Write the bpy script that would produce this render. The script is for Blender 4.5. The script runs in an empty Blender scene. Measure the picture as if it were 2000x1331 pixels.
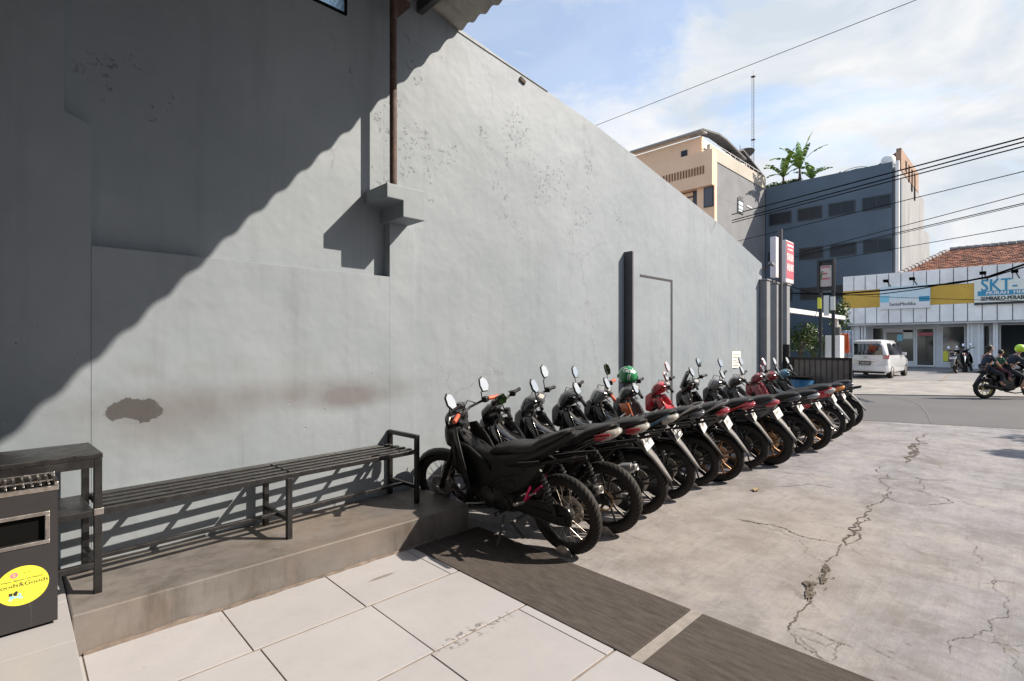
import bpy, bmesh, math, random
from mathutils import Vector, Matrix, noise as mnoise
random.seed(7)
R = math.radians
SC = bpy.context.scene
COL = SC.collection

# ---------------------------------------------------------------- camera
C_, S_ = 0.6997, 0.7145          # camera heading: 45.6 degrees left of the wall direction (+X)
CAMH = 1.5
cam_d = bpy.data.cameras.new('camera')
cam = bpy.data.objects.new('camera', cam_d); COL.objects.link(cam)
cam.location = (0, 0, CAMH)
cam.rotation_euler = (R(90), 0, math.atan2(S_, C_) - R(90))
cam_d.sensor_width = 36; cam_d.lens = 18.0
cam_d.shift_y = 7.5 / 2000
cam_d.clip_start = 0.05; cam_d.clip_end = 3000
SC.camera = cam

# ---------------------------------------------------------------- light
SUN = Vector((1.0, -1.0, 1.14)).normalized()      # towards the sun
elev = math.asin(SUN.z)
sd = bpy.data.lights.new('sun', 'SUN'); sd.energy = 4.35; sd.angle = R(0.5); sd.color = (1.0, 0.885, 0.745)
so = bpy.data.objects.new('sun', sd); COL.objects.link(so)
so.rotation_euler = SUN.to_track_quat('Z', 'Y').to_euler()
so.location = SUN * 60

W = bpy.data.worlds.new('World'); SC.world = W; W.use_nodes = True
nt = W.node_tree; nt.nodes.clear()
def N(t, typ, **kw):
    n = t.nodes.new(typ)
    for k, v in kw.items():
        if hasattr(n, k): setattr(n, k, v)
        else: n.inputs[k].default_value = v
    return n
out = N(nt, 'ShaderNodeOutputWorld')
sky = N(nt, 'ShaderNodeTexSky', sky_type='NISHITA'); sky.sun_disc = False
sky.sun_elevation = elev; sky.sun_rotation = math.atan2(SUN.x, SUN.y)
sky.air_density = 1.0; sky.dust_density = 1.2; sky.ozone_density = 1.0; sky.altitude = 20
bg1 = N(nt, 'ShaderNodeBackground', Strength=0.13); nt.links.new(sky.outputs[0], bg1.inputs[0])
bg2 = N(nt, 'ShaderNodeBackground', Strength=0.49); bg2.inputs[0].default_value = (0.94, 0.97, 1.0, 1)
tc = N(nt, 'ShaderNodeTexCoord')
mp = N(nt, 'ShaderNodeMapping'); mp.inputs['Scale'].default_value = (1.0, 1.0, 2.2); mp.inputs['Location'].default_value = (3.1, 1.7, 0.4)
nt.links.new(tc.outputs['Generated'], mp.inputs[0])
n1 = N(nt, 'ShaderNodeTexNoise', Scale=2.6, Detail=10.0, Roughness=0.60, Distortion=0.35)
nt.links.new(mp.outputs[0], n1.inputs['Vector'])
mp2 = N(nt, 'ShaderNodeMapping'); mp2.inputs['Scale'].default_value = (1, 1, 2.0); mp2.inputs['Location'].default_value = (7.3, 2.2, 1.4); nt.links.new(tc.outputs['Generated'], mp2.inputs[0])
n2 = N(nt, 'ShaderNodeTexNoise', Scale=3.2, Detail=9.0, Roughness=0.58, Distortion=0.5); nt.links.new(mp2.outputs[0], n2.inputs['Vector'])
cr2 = N(nt, 'ShaderNodeValToRGB'); cr2.color_ramp.elements[0].position = 0.40; cr2.color_ramp.elements[1].position = 0.60
cr2.color_ramp.elements[0].color = (0.70, 0.78, 0.87, 1); cr2.color_ramp.elements[1].color = (1.0, 1.0, 1.0, 1)
nt.links.new(n2.outputs['Fac'], cr2.inputs[0]); nt.links.new(cr2.outputs[0], bg2.inputs[0])
# more cloud and thin bright haze towards the sun side and the horizon
dot = N(nt, 'ShaderNodeVectorMath', operation='DOT_PRODUCT'); dot.inputs[1].default_value = (SUN.x, SUN.y, 0.0)
nt.links.new(tc.outputs['Generated'], dot.inputs[0])
sepw = N(nt, 'ShaderNodeSeparateXYZ'); nt.links.new(tc.outputs['Generated'], sepw.inputs[0])
m1 = N(nt, 'ShaderNodeMath', operation='MULTIPLY_ADD'); m1.inputs[1].default_value = 0.30
nt.links.new(dot.outputs['Value'], m1.inputs[0]); nt.links.new(n1.outputs['Fac'], m1.inputs[2])
m2 = N(nt, 'ShaderNodeMath', operation='MULTIPLY_ADD'); m2.inputs[1].default_value = -0.40
nt.links.new(sepw.outputs['Z'], m2.inputs[0]); nt.links.new(m1.outputs[0], m2.inputs[2])
crw = N(nt, 'ShaderNodeValToRGB'); crw.color_ramp.elements[0].position = 0.27; crw.color_ramp.elements[1].position = 0.43
crw.color_ramp.elements[0].color = (0.30, 0.30, 0.30, 1); crw.color_ramp.elements[1].color = (1, 1, 1, 1)
nt.links.new(m2.outputs[0], crw.inputs[0])
mxw = N(nt, 'ShaderNodeMixShader'); nt.links.new(crw.outputs[0], mxw.inputs[0])
nt.links.new(bg1.outputs[0], mxw.inputs[1]); nt.links.new(bg2.outputs[0], mxw.inputs[2])
nt.links.new(mxw.outputs[0], out.inputs[0])

SC.view_settings.view_transform = 'Standard'; SC.view_settings.look = 'None'
SC.view_settings.exposure = 0.99; SC.view_settings.gamma = 1.0
SC.view_settings.use_curve_mapping = False
SC.cycles.max_bounces = 6; SC.cycles.diffuse_bounces = 3; SC.cycles.glossy_bounces = 3
SC.cycles.transmission_bounces = 4; SC.cycles.use_adaptive_sampling = True; SC.cycles.use_denoising = True

# ---------------------------------------------------------------- measuring the photograph
def _dir(px, py):
    r = (px - 1000) / 1000; z = (673 - py) / 1000
    return Vector((C_ + r * S_, S_ - r * C_, z))
def on_z(px, py, z=0.0):
    d = _dir(px, py); t = (z - CAMH) / d.z; return Vector((0, 0, CAMH)) + d * t
def on_x(px, py, x):
    d = _dir(px, py); return Vector((0, 0, CAMH)) + d * (x / d.x)
def on_y(px, py, y):
    d = _dir(px, py); return Vector((0, 0, CAMH)) + d * (y / d.y)

# ---------------------------------------------------------------- mesh helpers
class MB:
    def __init__(self): self.v = []; self.f = []; self.m = None
    def add(self, vs, fs):
        b = len(self.v)
        for p in vs:
            p = Vector(p)
            if self.m is not None: p = self.m @ p
            self.v.append(p)
        self.f += [tuple(b + i for i in f) for f in fs]; return self
    def box(self, x0, x1, y0, y1, z0, z1):
        return self.add([(x0,y0,z0),(x1,y0,z0),(x1,y1,z0),(x0,y1,z0),(x0,y0,z1),(x1,y0,z1),(x1,y1,z1),(x0,y1,z1)],
                        [(3,2,1,0),(4,5,6,7),(0,1,5,4),(1,2,6,5),(2,3,7,6),(3,0,4,7)])
    def obox(self, c, s, rot=None):
        h = Vector(s) / 2; M = (rot or Matrix.Identity(3))
        vs = [Vector(c) + M @ Vector((h.x*a, h.y*b, h.z*d)) for d in (-1, 1) for a, b in ((-1,-1),(1,-1),(1,1),(-1,1))]
        return self.add(vs, [(3,2,1,0),(4,5,6,7),(0,1,5,4),(1,2,6,5),(2,3,7,6),(3,0,4,7)])
    def bar(self, a, b, w, h, up=(0, 0, 1)):
        a = Vector(a); b = Vector(b); x = (b - a); L = x.length; x = x.normalized()
        y = Vector(up).cross(x)
        y = y.normalized() if y.length > 1e-5 else Vector((0, 1, 0))
        z = x.cross(y); M = Matrix((x, y, z)).transposed()
        return self.obox((a + b) / 2, (L, w, h), M)
    def loft(self, rings, cap=True, closed=False):
        n = len(rings[0]); vs = [p for r in rings for p in r]; fs = []
        k = len(rings)
        for i in range(k if closed else k - 1):
            a = i * n; b = ((i + 1) % k) * n
            for j in range(n): fs.append((a + j, a + (j + 1) % n, b + (j + 1) % n, b + j))
        if cap and not closed: fs += [tuple(range(n))[::-1], tuple(range((k - 1) * n, k * n))]
        return self.add(vs, fs)
    def tube(self, pts, r, n=8, cap=True):
        pts = [Vector(p) for p in pts]; rs = r if isinstance(r, (list, tuple)) else [r] * len(pts)
        rings = []; up = None
        for i, p in enumerate(pts):
            t = (pts[min(i + 1, len(pts) - 1)] - pts[max(i - 1, 0)]).normalized()
            if up is None: up = Vector((0, 0, 1)) if abs(t.z) < .9 else Vector((1, 0, 0))
            x = up.cross(t).normalized(); y = t.cross(x); up = y
            rings.append([p + (x * math.cos(2*math.pi*j/n) + y * math.sin(2*math.pi*j/n)) * rs[i] for j in range(n)])
        return self.loft(rings, cap)
    def lathe(self, prof, c=(0, 0, 0), axis='y', n=24, closed=False, a0=0, a1=2*math.pi):
        c = Vector(c); full = abs(a1 - a0 - 2*math.pi) < 1e-6; rings = []
        for i in range(n if full else n + 1):
            a = a0 + (a1 - a0) * i / n; ca, sa = math.cos(a), math.sin(a); ring = []
            for r, h in prof:
                if axis == 'y': ring.append(c + Vector((r*ca, h, r*sa)))
                elif axis == 'z': ring.append(c + Vector((r*ca, r*sa, h)))
                else: ring.append(c + Vector((h, r*ca, r*sa)))
            rings.append(ring)
        k = len(prof); m = len(rings); vs = [p for r in rings for p in r]; fs = []
        for i in range(m if full else m - 1):
            a = i * k; b = ((i + 1) % m) * k
            for j in range(k if closed else k - 1): fs.append((a + j, a + (j + 1) % k, b + (j + 1) % k, b + j))
        return self.add(vs, fs)
    def sec(self, x, z, hw, hh, tilt=0, n=2.6, k=14, yc=0):
        """superellipse ring across the y direction"""
        out = []
        for j in range(k):
            a = 2*math.pi*j/k; ca, sa = math.cos(a), math.sin(a)
            yy = hw * abs(ca)**(2/n) * (1 if ca >= 0 else -1); zz = hh * abs(sa)**(2/n) * (1 if sa >= 0 else -1)
            out.append(Vector((x - math.sin(tilt)*zz, yc + yy, z + math.cos(tilt)*zz)))
        return out
    def sloft(self, secs, n=2.6, k=14, yc=0):
        rs = []
        for i, s in enumerate(secs):
            a = secs[max(i-1, 0)]; b = secs[min(i+1, len(secs)-1)]
            dx, dz = b[0]-a[0], b[1]-a[1]
            if len(s) > 4: t = s[4]
            else:
                t = math.atan2(dz, dx)
                if t > math.pi/2: t -= math.pi
                if t < -math.pi/2: t += math.pi
            rs.append(self.sec(s[0], s[1], s[2], s[3], t, n, k, yc))
        return self.loft(rs)
    def prism(self, pts, a, b, axis='y'):
        n = len(pts)
        def P(p, h):
            if axis == 'y': return (p[0], h, p[1])
            if axis == 'z': return (p[0], p[1], h)
            return (h, p[0], p[1])
        vs = [P(p, a) for p in pts] + [P(p, b) for p in pts]
        fs = [tuple(range(n)), tuple(range(2*n-1, n-1, -1))] + [(i, i+n, (i+1) % n + n, (i+1) % n) for i in range(n)]
        return self.add(vs, fs)
    def ell(self, c, r, n=14, m=10):
        c = Vector(c); rings = []
        for i in range(m + 1):
            t = math.pi * (i / m) * .998 + .001
            rings.append([c + Vector((r[0]*math.sin(t)*math.cos(2*math.pi*j/n), r[1]*math.sin(t)*math.sin(2*math.pi*j/n), -r[2]*math.cos(t))) for j in range(n)])
        return self.loft(rings)
    def build(self, name, mat, parent=None, smooth=None, bevel=0, solid=0, sub=0, fixn=True, seg=2):
        me = bpy.data.meshes.new(name); me.from_pydata(self.v, [], self.f); me.update()
        if fixn:
            bm = bmesh.new(); bm.from_mesh(me); bmesh.ops.recalc_face_normals(bm, faces=bm.faces); bm.to_mesh(me); bm.free()
        return mobj(name, me, mat, parent, smooth, bevel, solid, sub, seg)

def mobj(name, me, mat, parent=None, smooth=None, bevel=0, solid=0, sub=0, seg=2):
    o = bpy.data.objects.new(name, me); COL.objects.link(o)
    if mat is not None: me.materials.append(mat)
    if parent is not None: o.parent = parent
    if smooth is not None:
        for p in me.polygons: p.use_smooth = True
        if smooth < 180:
            me.set_sharp_from_angle(angle=R(smooth))
    if solid:
        md = o.modifiers.new('solid', 'SOLIDIFY'); md.thickness = solid; md.offset = 0
    if sub:
        md = o.modifiers.new('sub', 'SUBSURF'); md.levels = sub; md.render_levels = sub
    if bevel:
        md = o.modifiers.new('bevel', 'BEVEL'); md.width = bevel; md.segments = seg; md.limit_method = 'ANGLE'; md.angle_limit = R(40)
        md.harden_normals = False
    return o

def tag(o, label=None, cat=None, group=None, kind=None):
    if label: o['label'] = label
    if cat: o['category'] = cat
    if group: o['group'] = group
    if kind: o['kind'] = kind
    return o
def empty(name, loc=(0, 0, 0), rz=0, label=None, cat=None, group=None, rot=None):
    o = bpy.data.objects.new(name, None); COL.objects.link(o); o.location = loc
    o.rotation_euler = rot if rot else (0, 0, rz); o.empty_display_size = .1
    return tag(o, label, cat, group)
def dup_piece(o, parent=None, loc=None, rot=None):
    c = o.copy(); COL.objects.link(c); c.parent = parent if parent is not None else o.parent
    if loc is not None: c.location = loc
    if rot is not None: c.rotation_euler = rot
    return c
def struct(o): o['kind'] = 'structure'; return o

def text_mb(s, size=1.0, extrude=0.0, bold=0.0, sx=1.0, align='CENTER', shear=0, spacing=1):
    cu = bpy.data.curves.new('txt', 'FONT'); cu.body = s; cu.size = size; cu.extrude = extrude
    cu.align_x = align; cu.align_y = 'CENTER'; cu.resolution_u = 3; cu.shear = shear; cu.space_character = spacing
    o = bpy.data.objects.new('txt', cu); COL.objects.link(o)
    dg = bpy.context.evaluated_depsgraph_get(); me = bpy.data.meshes.new_from_object(o.evaluated_get(dg))
    mb = MB(); mb.add([(v.co.x*sx, v.co.y, v.co.z) for v in me.vertices], [tuple(p.vertices) for p in me.polygons])
    n0 = len(mb.v); f0 = list(mb.f)
    if bold:
        for k in (1, 2):
            mb.f += [tuple(i + len(mb.v) for i in f) for f in f0]; mb.v += [mb.v[i] + Vector((bold*1.3*k, 0, .0004*size*k)) for i in range(n0)]
    bpy.data.objects.remove(o); bpy.data.curves.remove(cu); bpy.data.meshes.remove(me)
    return mb
def put_text(mb, origin, ux, uz, name, mat, parent=None, off=0.0):
    """text in the plane spanned by ux (reading direction) and uz (up)"""
    ux = Vector(ux).normalized(); uz = Vector(uz).normalized(); nn = ux.cross(uz); o = Vector(origin)
    mb.v = [o + ux*p.x + uz*p.y + nn*(p.z + off) for p in mb.v]
    return mb.build(name, mat, parent, fixn=False)

# ---------------------------------------------------------------- materials
def lin(c):
    return tuple((x/12.92 if x <= .04045 else ((x+.055)/1.055)**2.4) for x in c)
def mat(name, col, rough=.6, metal=0.0, spec=.5, coat=0.0, noise_amt=0.0, nscale=8, bump=0.0, bscale=40, emit=None, island=0.0, rvar=0.0, coord='Object'):
    m = bpy.data.materials.new(name); m.use_nodes = True; t = m.node_tree; b = t.nodes['Principled BSDF']
    b.inputs['Base Color'].default_value = (*col, 1); b.inputs['Roughness'].default_value = rough
    b.inputs['Metallic'].default_value = metal; b.inputs['Specular IOR Level'].default_value = spec
    b.inputs['Coat Weight'].default_value = coat; b.inputs['Coat Roughness'].default_value = .08
    tcn = N(t, 'ShaderNodeTexCoord')
    last = None
    if noise_amt:
        n = N(t, 'ShaderNodeTexNoise', Scale=nscale, Detail=7.0, Roughness=.62); t.links.new(tcn.outputs[coord], n.inputs['Vector'])
        mr = N(t, 'ShaderNodeMapRange'); mr.inputs['From Min'].default_value = .3; mr.inputs['From Max'].default_value = .7
        mr.inputs['To Min'].default_value = 1 - noise_amt; mr.inputs['To Max'].default_value = 1 + noise_amt
        t.links.new(n.outputs['Fac'], mr.inputs['Value'])
        mx = N(t, 'ShaderNodeMix', data_type='RGBA', blend_type='MULTIPLY'); mx.inputs['Factor'].default_value = 1
        mx.inputs['A'].default_value = (*col, 1); t.links.new(mr.outputs[0], mx.inputs['B'])
        last = mx.outputs['Result']
        if rvar:
            mr2 = N(t, 'ShaderNodeMapRange'); mr2.inputs['From Min'].default_value = .3; mr2.inputs['From Max'].default_value = .7
            mr2.inputs['To Min'].default_value = rough - rvar; mr2.inputs['To Max'].default_value = rough + rvar
            t.links.new(n.outputs['Fac'], mr2.inputs['Value']); t.links.new(mr2.outputs[0], b.inputs['Roughness'])
    if island:
        g = N(t, 'ShaderNodeNewGeometry')
        mr = N(t, 'ShaderNodeMapRange'); mr.inputs['To Min'].default_value = 1 - island; mr.inputs['To Max'].default_value = 1 + island
        t.links.new(g.outputs['Random Per Island'], mr.inputs['Value'])
        mx = N(t, 'ShaderNodeMix', data_type='RGBA', blend_type='MULTIPLY'); mx.inputs['Factor'].default_value = 1
        if last is not None: t.links.new(last, mx.inputs['A'])
        else: mx.inputs['A'].default_value = (*col, 1)
        t.links.new(mr.outputs[0], mx.inputs['B']); last = mx.outputs['Result']
    if last is not None: t.links.new(last, b.inputs['Base Color'])
    if bump:
        n = N(t, 'ShaderNodeTexNoise', Scale=bscale, Detail=5.0, Roughness=.6); t.links.new(tcn.outputs[coord], n.inputs['Vector'])
        bp = N(t, 'ShaderNodeBump', Strength=bump, Distance=.01); t.links.new(n.outputs['Fac'], bp.inputs['Height']); t.links.new(bp.outputs[0], b.inputs['Normal'])
    if emit:
        b.inputs['Emission Color'].default_value = (*emit[0], 1); b.inputs['Emission Strength'].default_value = emit[1]
    return m

class NB:
    """small node-building helper working on world-space (object at origin) coordinates"""
    def __init__(s, m):
        s.t = m.node_tree; s.b = s.t.nodes['Principled BSDF']; s.tc = N(s.t, 'ShaderNodeTexCoord').outputs['Object']
    def L(s, a, b): s.t.links.new(a, b)
    def noise(s, scale, detail=6, rough=.6, vec=None, dist=0, sc=None, out='Fac'):
        n = N(s.t, 'ShaderNodeTexNoise', Scale=scale, Detail=float(detail), Roughness=rough, Distortion=float(dist))
        v = vec or s.tc
        if sc:
            mpn = N(s.t, 'ShaderNodeMapping'); mpn.inputs['Scale'].default_value = sc; s.L(v, mpn.inputs[0]); v = mpn.outputs[0]
        s.L(v, n.inputs['Vector']); return n.outputs[out]
    def voro(s, scale, feature='F1', vec=None, sc=None, rnd=1.0, out='Distance'):
        n = N(s.t, 'ShaderNodeTexVoronoi', feature=feature, Scale=scale, Randomness=rnd)
        v = vec or s.tc
        if sc:
            mpn = N(s.t, 'ShaderNodeMapping'); mpn.inputs['Scale'].default_value = sc; s.L(v, mpn.inputs[0]); v = mpn.outputs[0]
        s.L(v, n.inputs['Vector']); return n.outputs[out]
    def rng(s, v, a, b, c=0.0, d=1.0, smooth=False):
        n = N(s.t, 'ShaderNodeMapRange'); n.interpolation_type = 'SMOOTHSTEP' if smooth else 'LINEAR'
        for k, x in (('From Min', a), ('From Max', b), ('To Min', c), ('To Max', d)): n.inputs[k].default_value = x
        s.L(v, n.inputs['Value']); return n.outputs[0]
    def math(s, op, a, b=None, c=None):
        n = N(s.t, 'ShaderNodeMath', operation=op)
        for i, x in enumerate((a, b, c)):
            if x is None: continue
            if isinstance(x, (int, float)): n.inputs[i].default_value = x
            else: s.L(x, n.inputs[i])
        return n.outputs[0]
    def mix(s, f, a, b, mode='MIX'):
        n = N(s.t, 'ShaderNodeMix', data_type='RGBA', blend_type=mode)
        for k, x in (('Factor', f), ('A', a), ('B', b)):
            if isinstance(x, (int, float)): n.inputs[k].default_value = x if k == 'Factor' else (x, x, x, 1)
            elif isinstance(x, tuple): n.inputs[k].default_value = (*x, 1)
            else: s.L(x, n.inputs[k])
        return n.outputs['Result']
    def blob(s, c, r, soft=.3, warp=.0, wscale=6):
        """soft ellipsoid mask at c with radii r, edge warped by noise"""
        sub = N(s.t, 'ShaderNodeVectorMath', operation='SUBTRACT'); s.L(s.tc, sub.inputs[0]); sub.inputs[1].default_value = c
        mul = N(s.t, 'ShaderNodeVectorMath', operation='MULTIPLY'); s.L(sub.outputs[0], mul.inputs[0]); mul.inputs[1].default_value = tuple(1/x if x else 0 for x in r)
        ln = N(s.t, 'ShaderNodeVectorMath', operation='LENGTH'); s.L(mul.outputs[0], ln.inputs[0]); d = ln.outputs['Value']
        if warp: d = s.math('ADD', d, s.math('MULTIPLY', s.math('SUBTRACT', s.noise(wscale, 6, .65), .5), warp))
        return s.rng(d, 1 - soft, 1 + soft, 1, 0, smooth=True)
    def bump(s, hs):
        prev = None
        for h, st, ds in hs:
            n = N(s.t, 'ShaderNodeBump', Strength=st, Distance=ds); s.L(h, n.inputs['Height'])
            if prev is not None: s.L(prev, n.inputs['Normal'])
            prev = n.outputs[0]
        s.L(prev, s.b.inputs['Normal'])

def newmat(name, rough=.8, spec=.4):
    m = bpy.data.materials.new(name); m.use_nodes = True; nb = NB(m)
    nb.b.inputs['Roughness'].default_value = rough; nb.b.inputs['Specular IOR Level'].default_value = spec
    return m, nb

M = {}
# painted plaster of the long wall
M['wall'], nb = newmat('wall_plaster', .62, .35)
big = nb.noise(.7, 5, .6); mid = nb.noise(3.0, 8, .65, sc=(1, 1, .6)); fine = nb.noise(60, 4, .6)
col = nb.mix(nb.rng(big, .35, .65), (.212, .246, .278), (.252, .284, .318))
col = nb.mix(nb.math('MULTIPLY', nb.rng(mid, .5, .75), .35), col, (.175, .205, .235))
streak = nb.noise(5, 6, .7, sc=(1, 1, .08))
col = nb.mix(nb.math('MULTIPLY', nb.rng(streak, .52, .72), .34), col, (.150, .170, .188))
# paint that has flaked in clusters high on the wall
zone = nb.math('MAXIMUM', nb.blob((2.6, 3.95, 3.6), (.9, 9, .75), .5), nb.math('MULTIPLY', nb.blob((4.3, 3.95, 3.35), (1.6, 9, .7), .5), .85))
zone = nb.math('MAXIMUM', zone, nb.math('MULTIPLY', nb.blob((.55, 4, 3.1), (.3, 9, .3), .5), .6))
cl = nb.noise(2.6, 5, .7, sc=(1, 1, .7)); fl = nb.noise(26, 7, .78)
flk = nb.math('MULTIPLY', nb.rng(cl, .50, .60), zone)
flake = nb.rng(nb.math('MULTIPLY', nb.rng(fl, .55, .62), flk), .25, .5)
peb = nb.rng(nb.voro(13), .10, .05)
sparse = nb.math('MULTIPLY', peb, nb.rng(nb.noise(.9, 3, .6), .56, .62))
grimeb = nb.rng(nb.noise(.55, 7, .68, dist=.5), .50, .66); col = nb.mix(nb.math('MULTIPLY', grimeb, .07), col, (.14, .155, .17))
relief = nb.math('ADD', nb.math('MULTIPLY', flake, -1.0), nb.math('MULTIPLY', sparse, -.5))
col = nb.mix(nb.math('MULTIPLY', flake, .04), col, (.17, .165, .16))
# scuffed brown band of rubbed dirt and the bare dark patch above the bench
band = nb.math('MAXIMUM', nb.blob((1.50, 3.92, 1.12), (.85, 9, .10), .95, .7, 3), nb.math('MULTIPLY', nb.blob((1.95, 3.92, 1.085), (.38, 9, .085), .9, .6, 3), 1.3))
band = nb.math('MULTIPLY', band, nb.rng(nb.noise(2.2, 5, .6, sc=(1, 1, .35)), .20, .55, .35, 1))
col = nb.mix(nb.math('MINIMUM', nb.math('MULTIPLY', band, .6), .62), col, (.105, .085, .078))
band2 = nb.math('MULTIPLY', nb.blob((.95, 3.92, 1.34), (.7, 9, .05), .95, .7, 4), nb.rng(nb.noise(2.6, 5, .6, sc=(1, 1, .4)), .42, .75))
col = nb.mix(nb.math('MULTIPLY', band2, .5), col, (.15, .13, .115))
band3 = nb.math('MULTIPLY', nb.blob((.72, 3.92, 1.0), (.36, 9, .15), .9, .8, 3), .42)
col = nb.mix(band3, col, (.12, .10, .09))
patch = nb.blob((.55, 3.92, 1.085), (.155, 9, .078), .04, .85, 13)
notch = nb.blob((.50, 3.92, 1.005), (.075, 9, .04), .05, .8, 22)
specks = nb.math('MULTIPLY', nb.rng(nb.noise(95, 3, .7), .66, .68), nb.blob((.566, 3.92, 1.09), (.22, 9, .12), .3))
patch = nb.math('MAXIMUM', nb.math('MULTIPLY', patch, nb.math('SUBTRACT', 1.0, nb.math('MULTIPLY', notch, .9))), nb.math('MULTIPLY', specks, .8))
col = nb.mix(nb.math('MULTIPLY', patch, .92), col, nb.mix(nb.noise(70, 4, .7), (.046, .043, .043), (.070, .066, .065)))
hv = N(nb.t, 'ShaderNodeVectorMath', operation='MULTIPLY_ADD'); nb.L(nb.noise(2.2, 6, .7, out='Color'), hv.inputs[0]); hv.inputs[1].default_value = (.7, 0, .7); nb.L(nb.tc, hv.inputs[2])
hairw = nb.math('MULTIPLY', nb.rng(nb.voro(.55, 'DISTANCE_TO_EDGE', vec=hv.outputs[0]), .0045, .0008), nb.rng(nb.noise(.7, 3), .50, .56))
col = nb.mix(nb.math('MULTIPLY', hairw, .45), col, (.10, .11, .12))
drip = nb.math('MULTIPLY', nb.rng(nb.noise(9, 5, .6, sc=(1, 1, .035)), .60, .72), nb.rng(nb.noise(.8, 3, .5), .42, .58))
col = nb.mix(nb.math('MULTIPLY', drip, .30), col, (.125, .135, .145))
rep_ = nb.rng(nb.voro(.33, out='Distance', sc=(1, 1, 1.3)), .42, .47); col = nb.mix(nb.math('MULTIPLY', rep_, .10), col, (.30, .33, .36))
# splash dirt near the platform
low = nb.math('MULTIPLY', nb.rng(N(nb.t, 'ShaderNodeSeparateXYZ').outputs['Z'], 0, 1), 1)
sx = [n for n in nb.t.nodes if n.type == 'SEPXYZ'][0]; nb.L(nb.tc, sx.inputs[0])
lowm = nb.math('MULTIPLY', nb.rng(sx.outputs['Z'], .28, .62, 1, 0), nb.rng(nb.noise(5, 5, .6), .4, .7))
col = nb.mix(nb.math('MULTIPLY', lowm, .3), col, (.24, .22, .20))
nb.L(col, nb.b.inputs['Base Color'])
und = nb.noise(1.1, 4, .55); trowel = nb.noise(4.5, 5, .6, sc=(1, 1, .5), dist=.6)
nb.bump([(und, .36, .09), (trowel, .08, .012), (relief, .8, .010), (patch, -.5, .006), (fine, .12, .004)])

# concrete of the yard
M['yard'], nb = newmat('yard_concrete', .85, .3)
big = nb.noise(.45, 6, .62, dist=.4); md = nb.noise(1.5, 9, .72, dist=.3); sm = nb.noise(9, 8, .75)
col = nb.mix(nb.rng(big, .36, .66), (.236, .222, .226), (.216, .220, .246))
col = nb.mix(nb.math('MULTIPLY', nb.rng(md, .50, .66), .9), col, (.135, .129, .128))
col = nb.mix(nb.math('MULTIPLY', nb.rng(md, .50, .34), .7), col, (.295, .28, .268))
col = nb.mix(nb.math('MULTIPLY', nb.rng(sm, .5, .7), .45), col, (.13, .12, .115))
m4 = nb.noise(4.2, 9, .76, dist=.4); col = nb.mix(nb.math('MULTIPLY', nb.rng(m4, .50, .63), .55), col, (.15, .142, .14)); col = nb.mix(nb.math('MULTIPLY', nb.rng(m4, .48, .38), .45), col, (.31, .30, .295))
wp = nb.blob((4.2, 1.6, 0), (1.5, 1.0, 9), .7, .9, 2); col = nb.mix(nb.math('MULTIPLY', wp, .30), col, (.28, .232, .18))
dpz = nb.rng(nb.noise(2.3, 8, .7, sc=(1, 1.8, 1)), .60, .74); col = nb.mix(nb.math('MULTIPLY', dpz, .62), col, (.125, .115, .11))
scr = nb.noise(3, 7, .75, sc=(.55, 9, 1), dist=.25); col = nb.mix(nb.math('MULTIPLY', nb.rng(scr, .54, .70), .45), col, (.145, .135, .13))
scr2 = nb.noise(2.5, 7, .75, sc=(9, .6, 1), dist=.35); col = nb.mix(nb.math('MULTIPLY', nb.rng(scr2, .58, .70), .5), col, (.28, .27, .262))
spot = nb.math('MULTIPLY', nb.rng(nb.voro(5.5), .12, .05), nb.rng(nb.noise(3.3, 2), .52, .58)); col = nb.mix(nb.math('MULTIPLY', spot, .6), col, (.11, .10, .095))
spot2 = nb.math('MULTIPLY', nb.rng(nb.voro(21), .14, .06), nb.rng(nb.noise(6, 2), .55, .62)); col = nb.mix(nb.math('MULTIPLY', spot2, .55), col, (.13, .12, .11))
hair = nb.rng(nb.voro(.75, 'DISTANCE_TO_EDGE', vec=None), .006, .0); 
wv = N(nb.t, 'ShaderNodeVectorMath', operation='MULTIPLY_ADD'); nb.L(nb.noise(3, 6, .7, out='Color'), wv.inputs[0]); wv.inputs[1].default_value = (.5, .5, 0); nb.L(nb.tc, wv.inputs[2])
hair = nb.math('MULTIPLY', nb.rng(nb.voro(.62, 'DISTANCE_TO_EDGE', vec=wv.outputs[0]), .007, .001), nb.rng(nb.noise(.8, 4), .47, .56))
col = nb.mix(nb.math('MULTIPLY', hair, .75), col, (.12, .105, .09))
nb.L(col, nb.b.inputs['Base Color'])
nb.bump([(md, .35, .03), (scr, .4, .008), (sm, .35, .006), (hair, -.8, .006), (spot, -.4, .004), (nb.noise(120, 3, .6), .25, .002)])

M['asphalt'], nb = newmat('asphalt', .82, .4)
c1 = nb.noise(.5, 5, .6); c2 = nb.noise(140, 3, .7)
col = nb.mix(nb.rng(c1, .35, .65), (.078, .079, .085), (.098, .098, .103)); col = nb.mix(nb.math('MULTIPLY', nb.rng(c2, .4, .7), .4), col, (.13, .128, .126))
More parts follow.
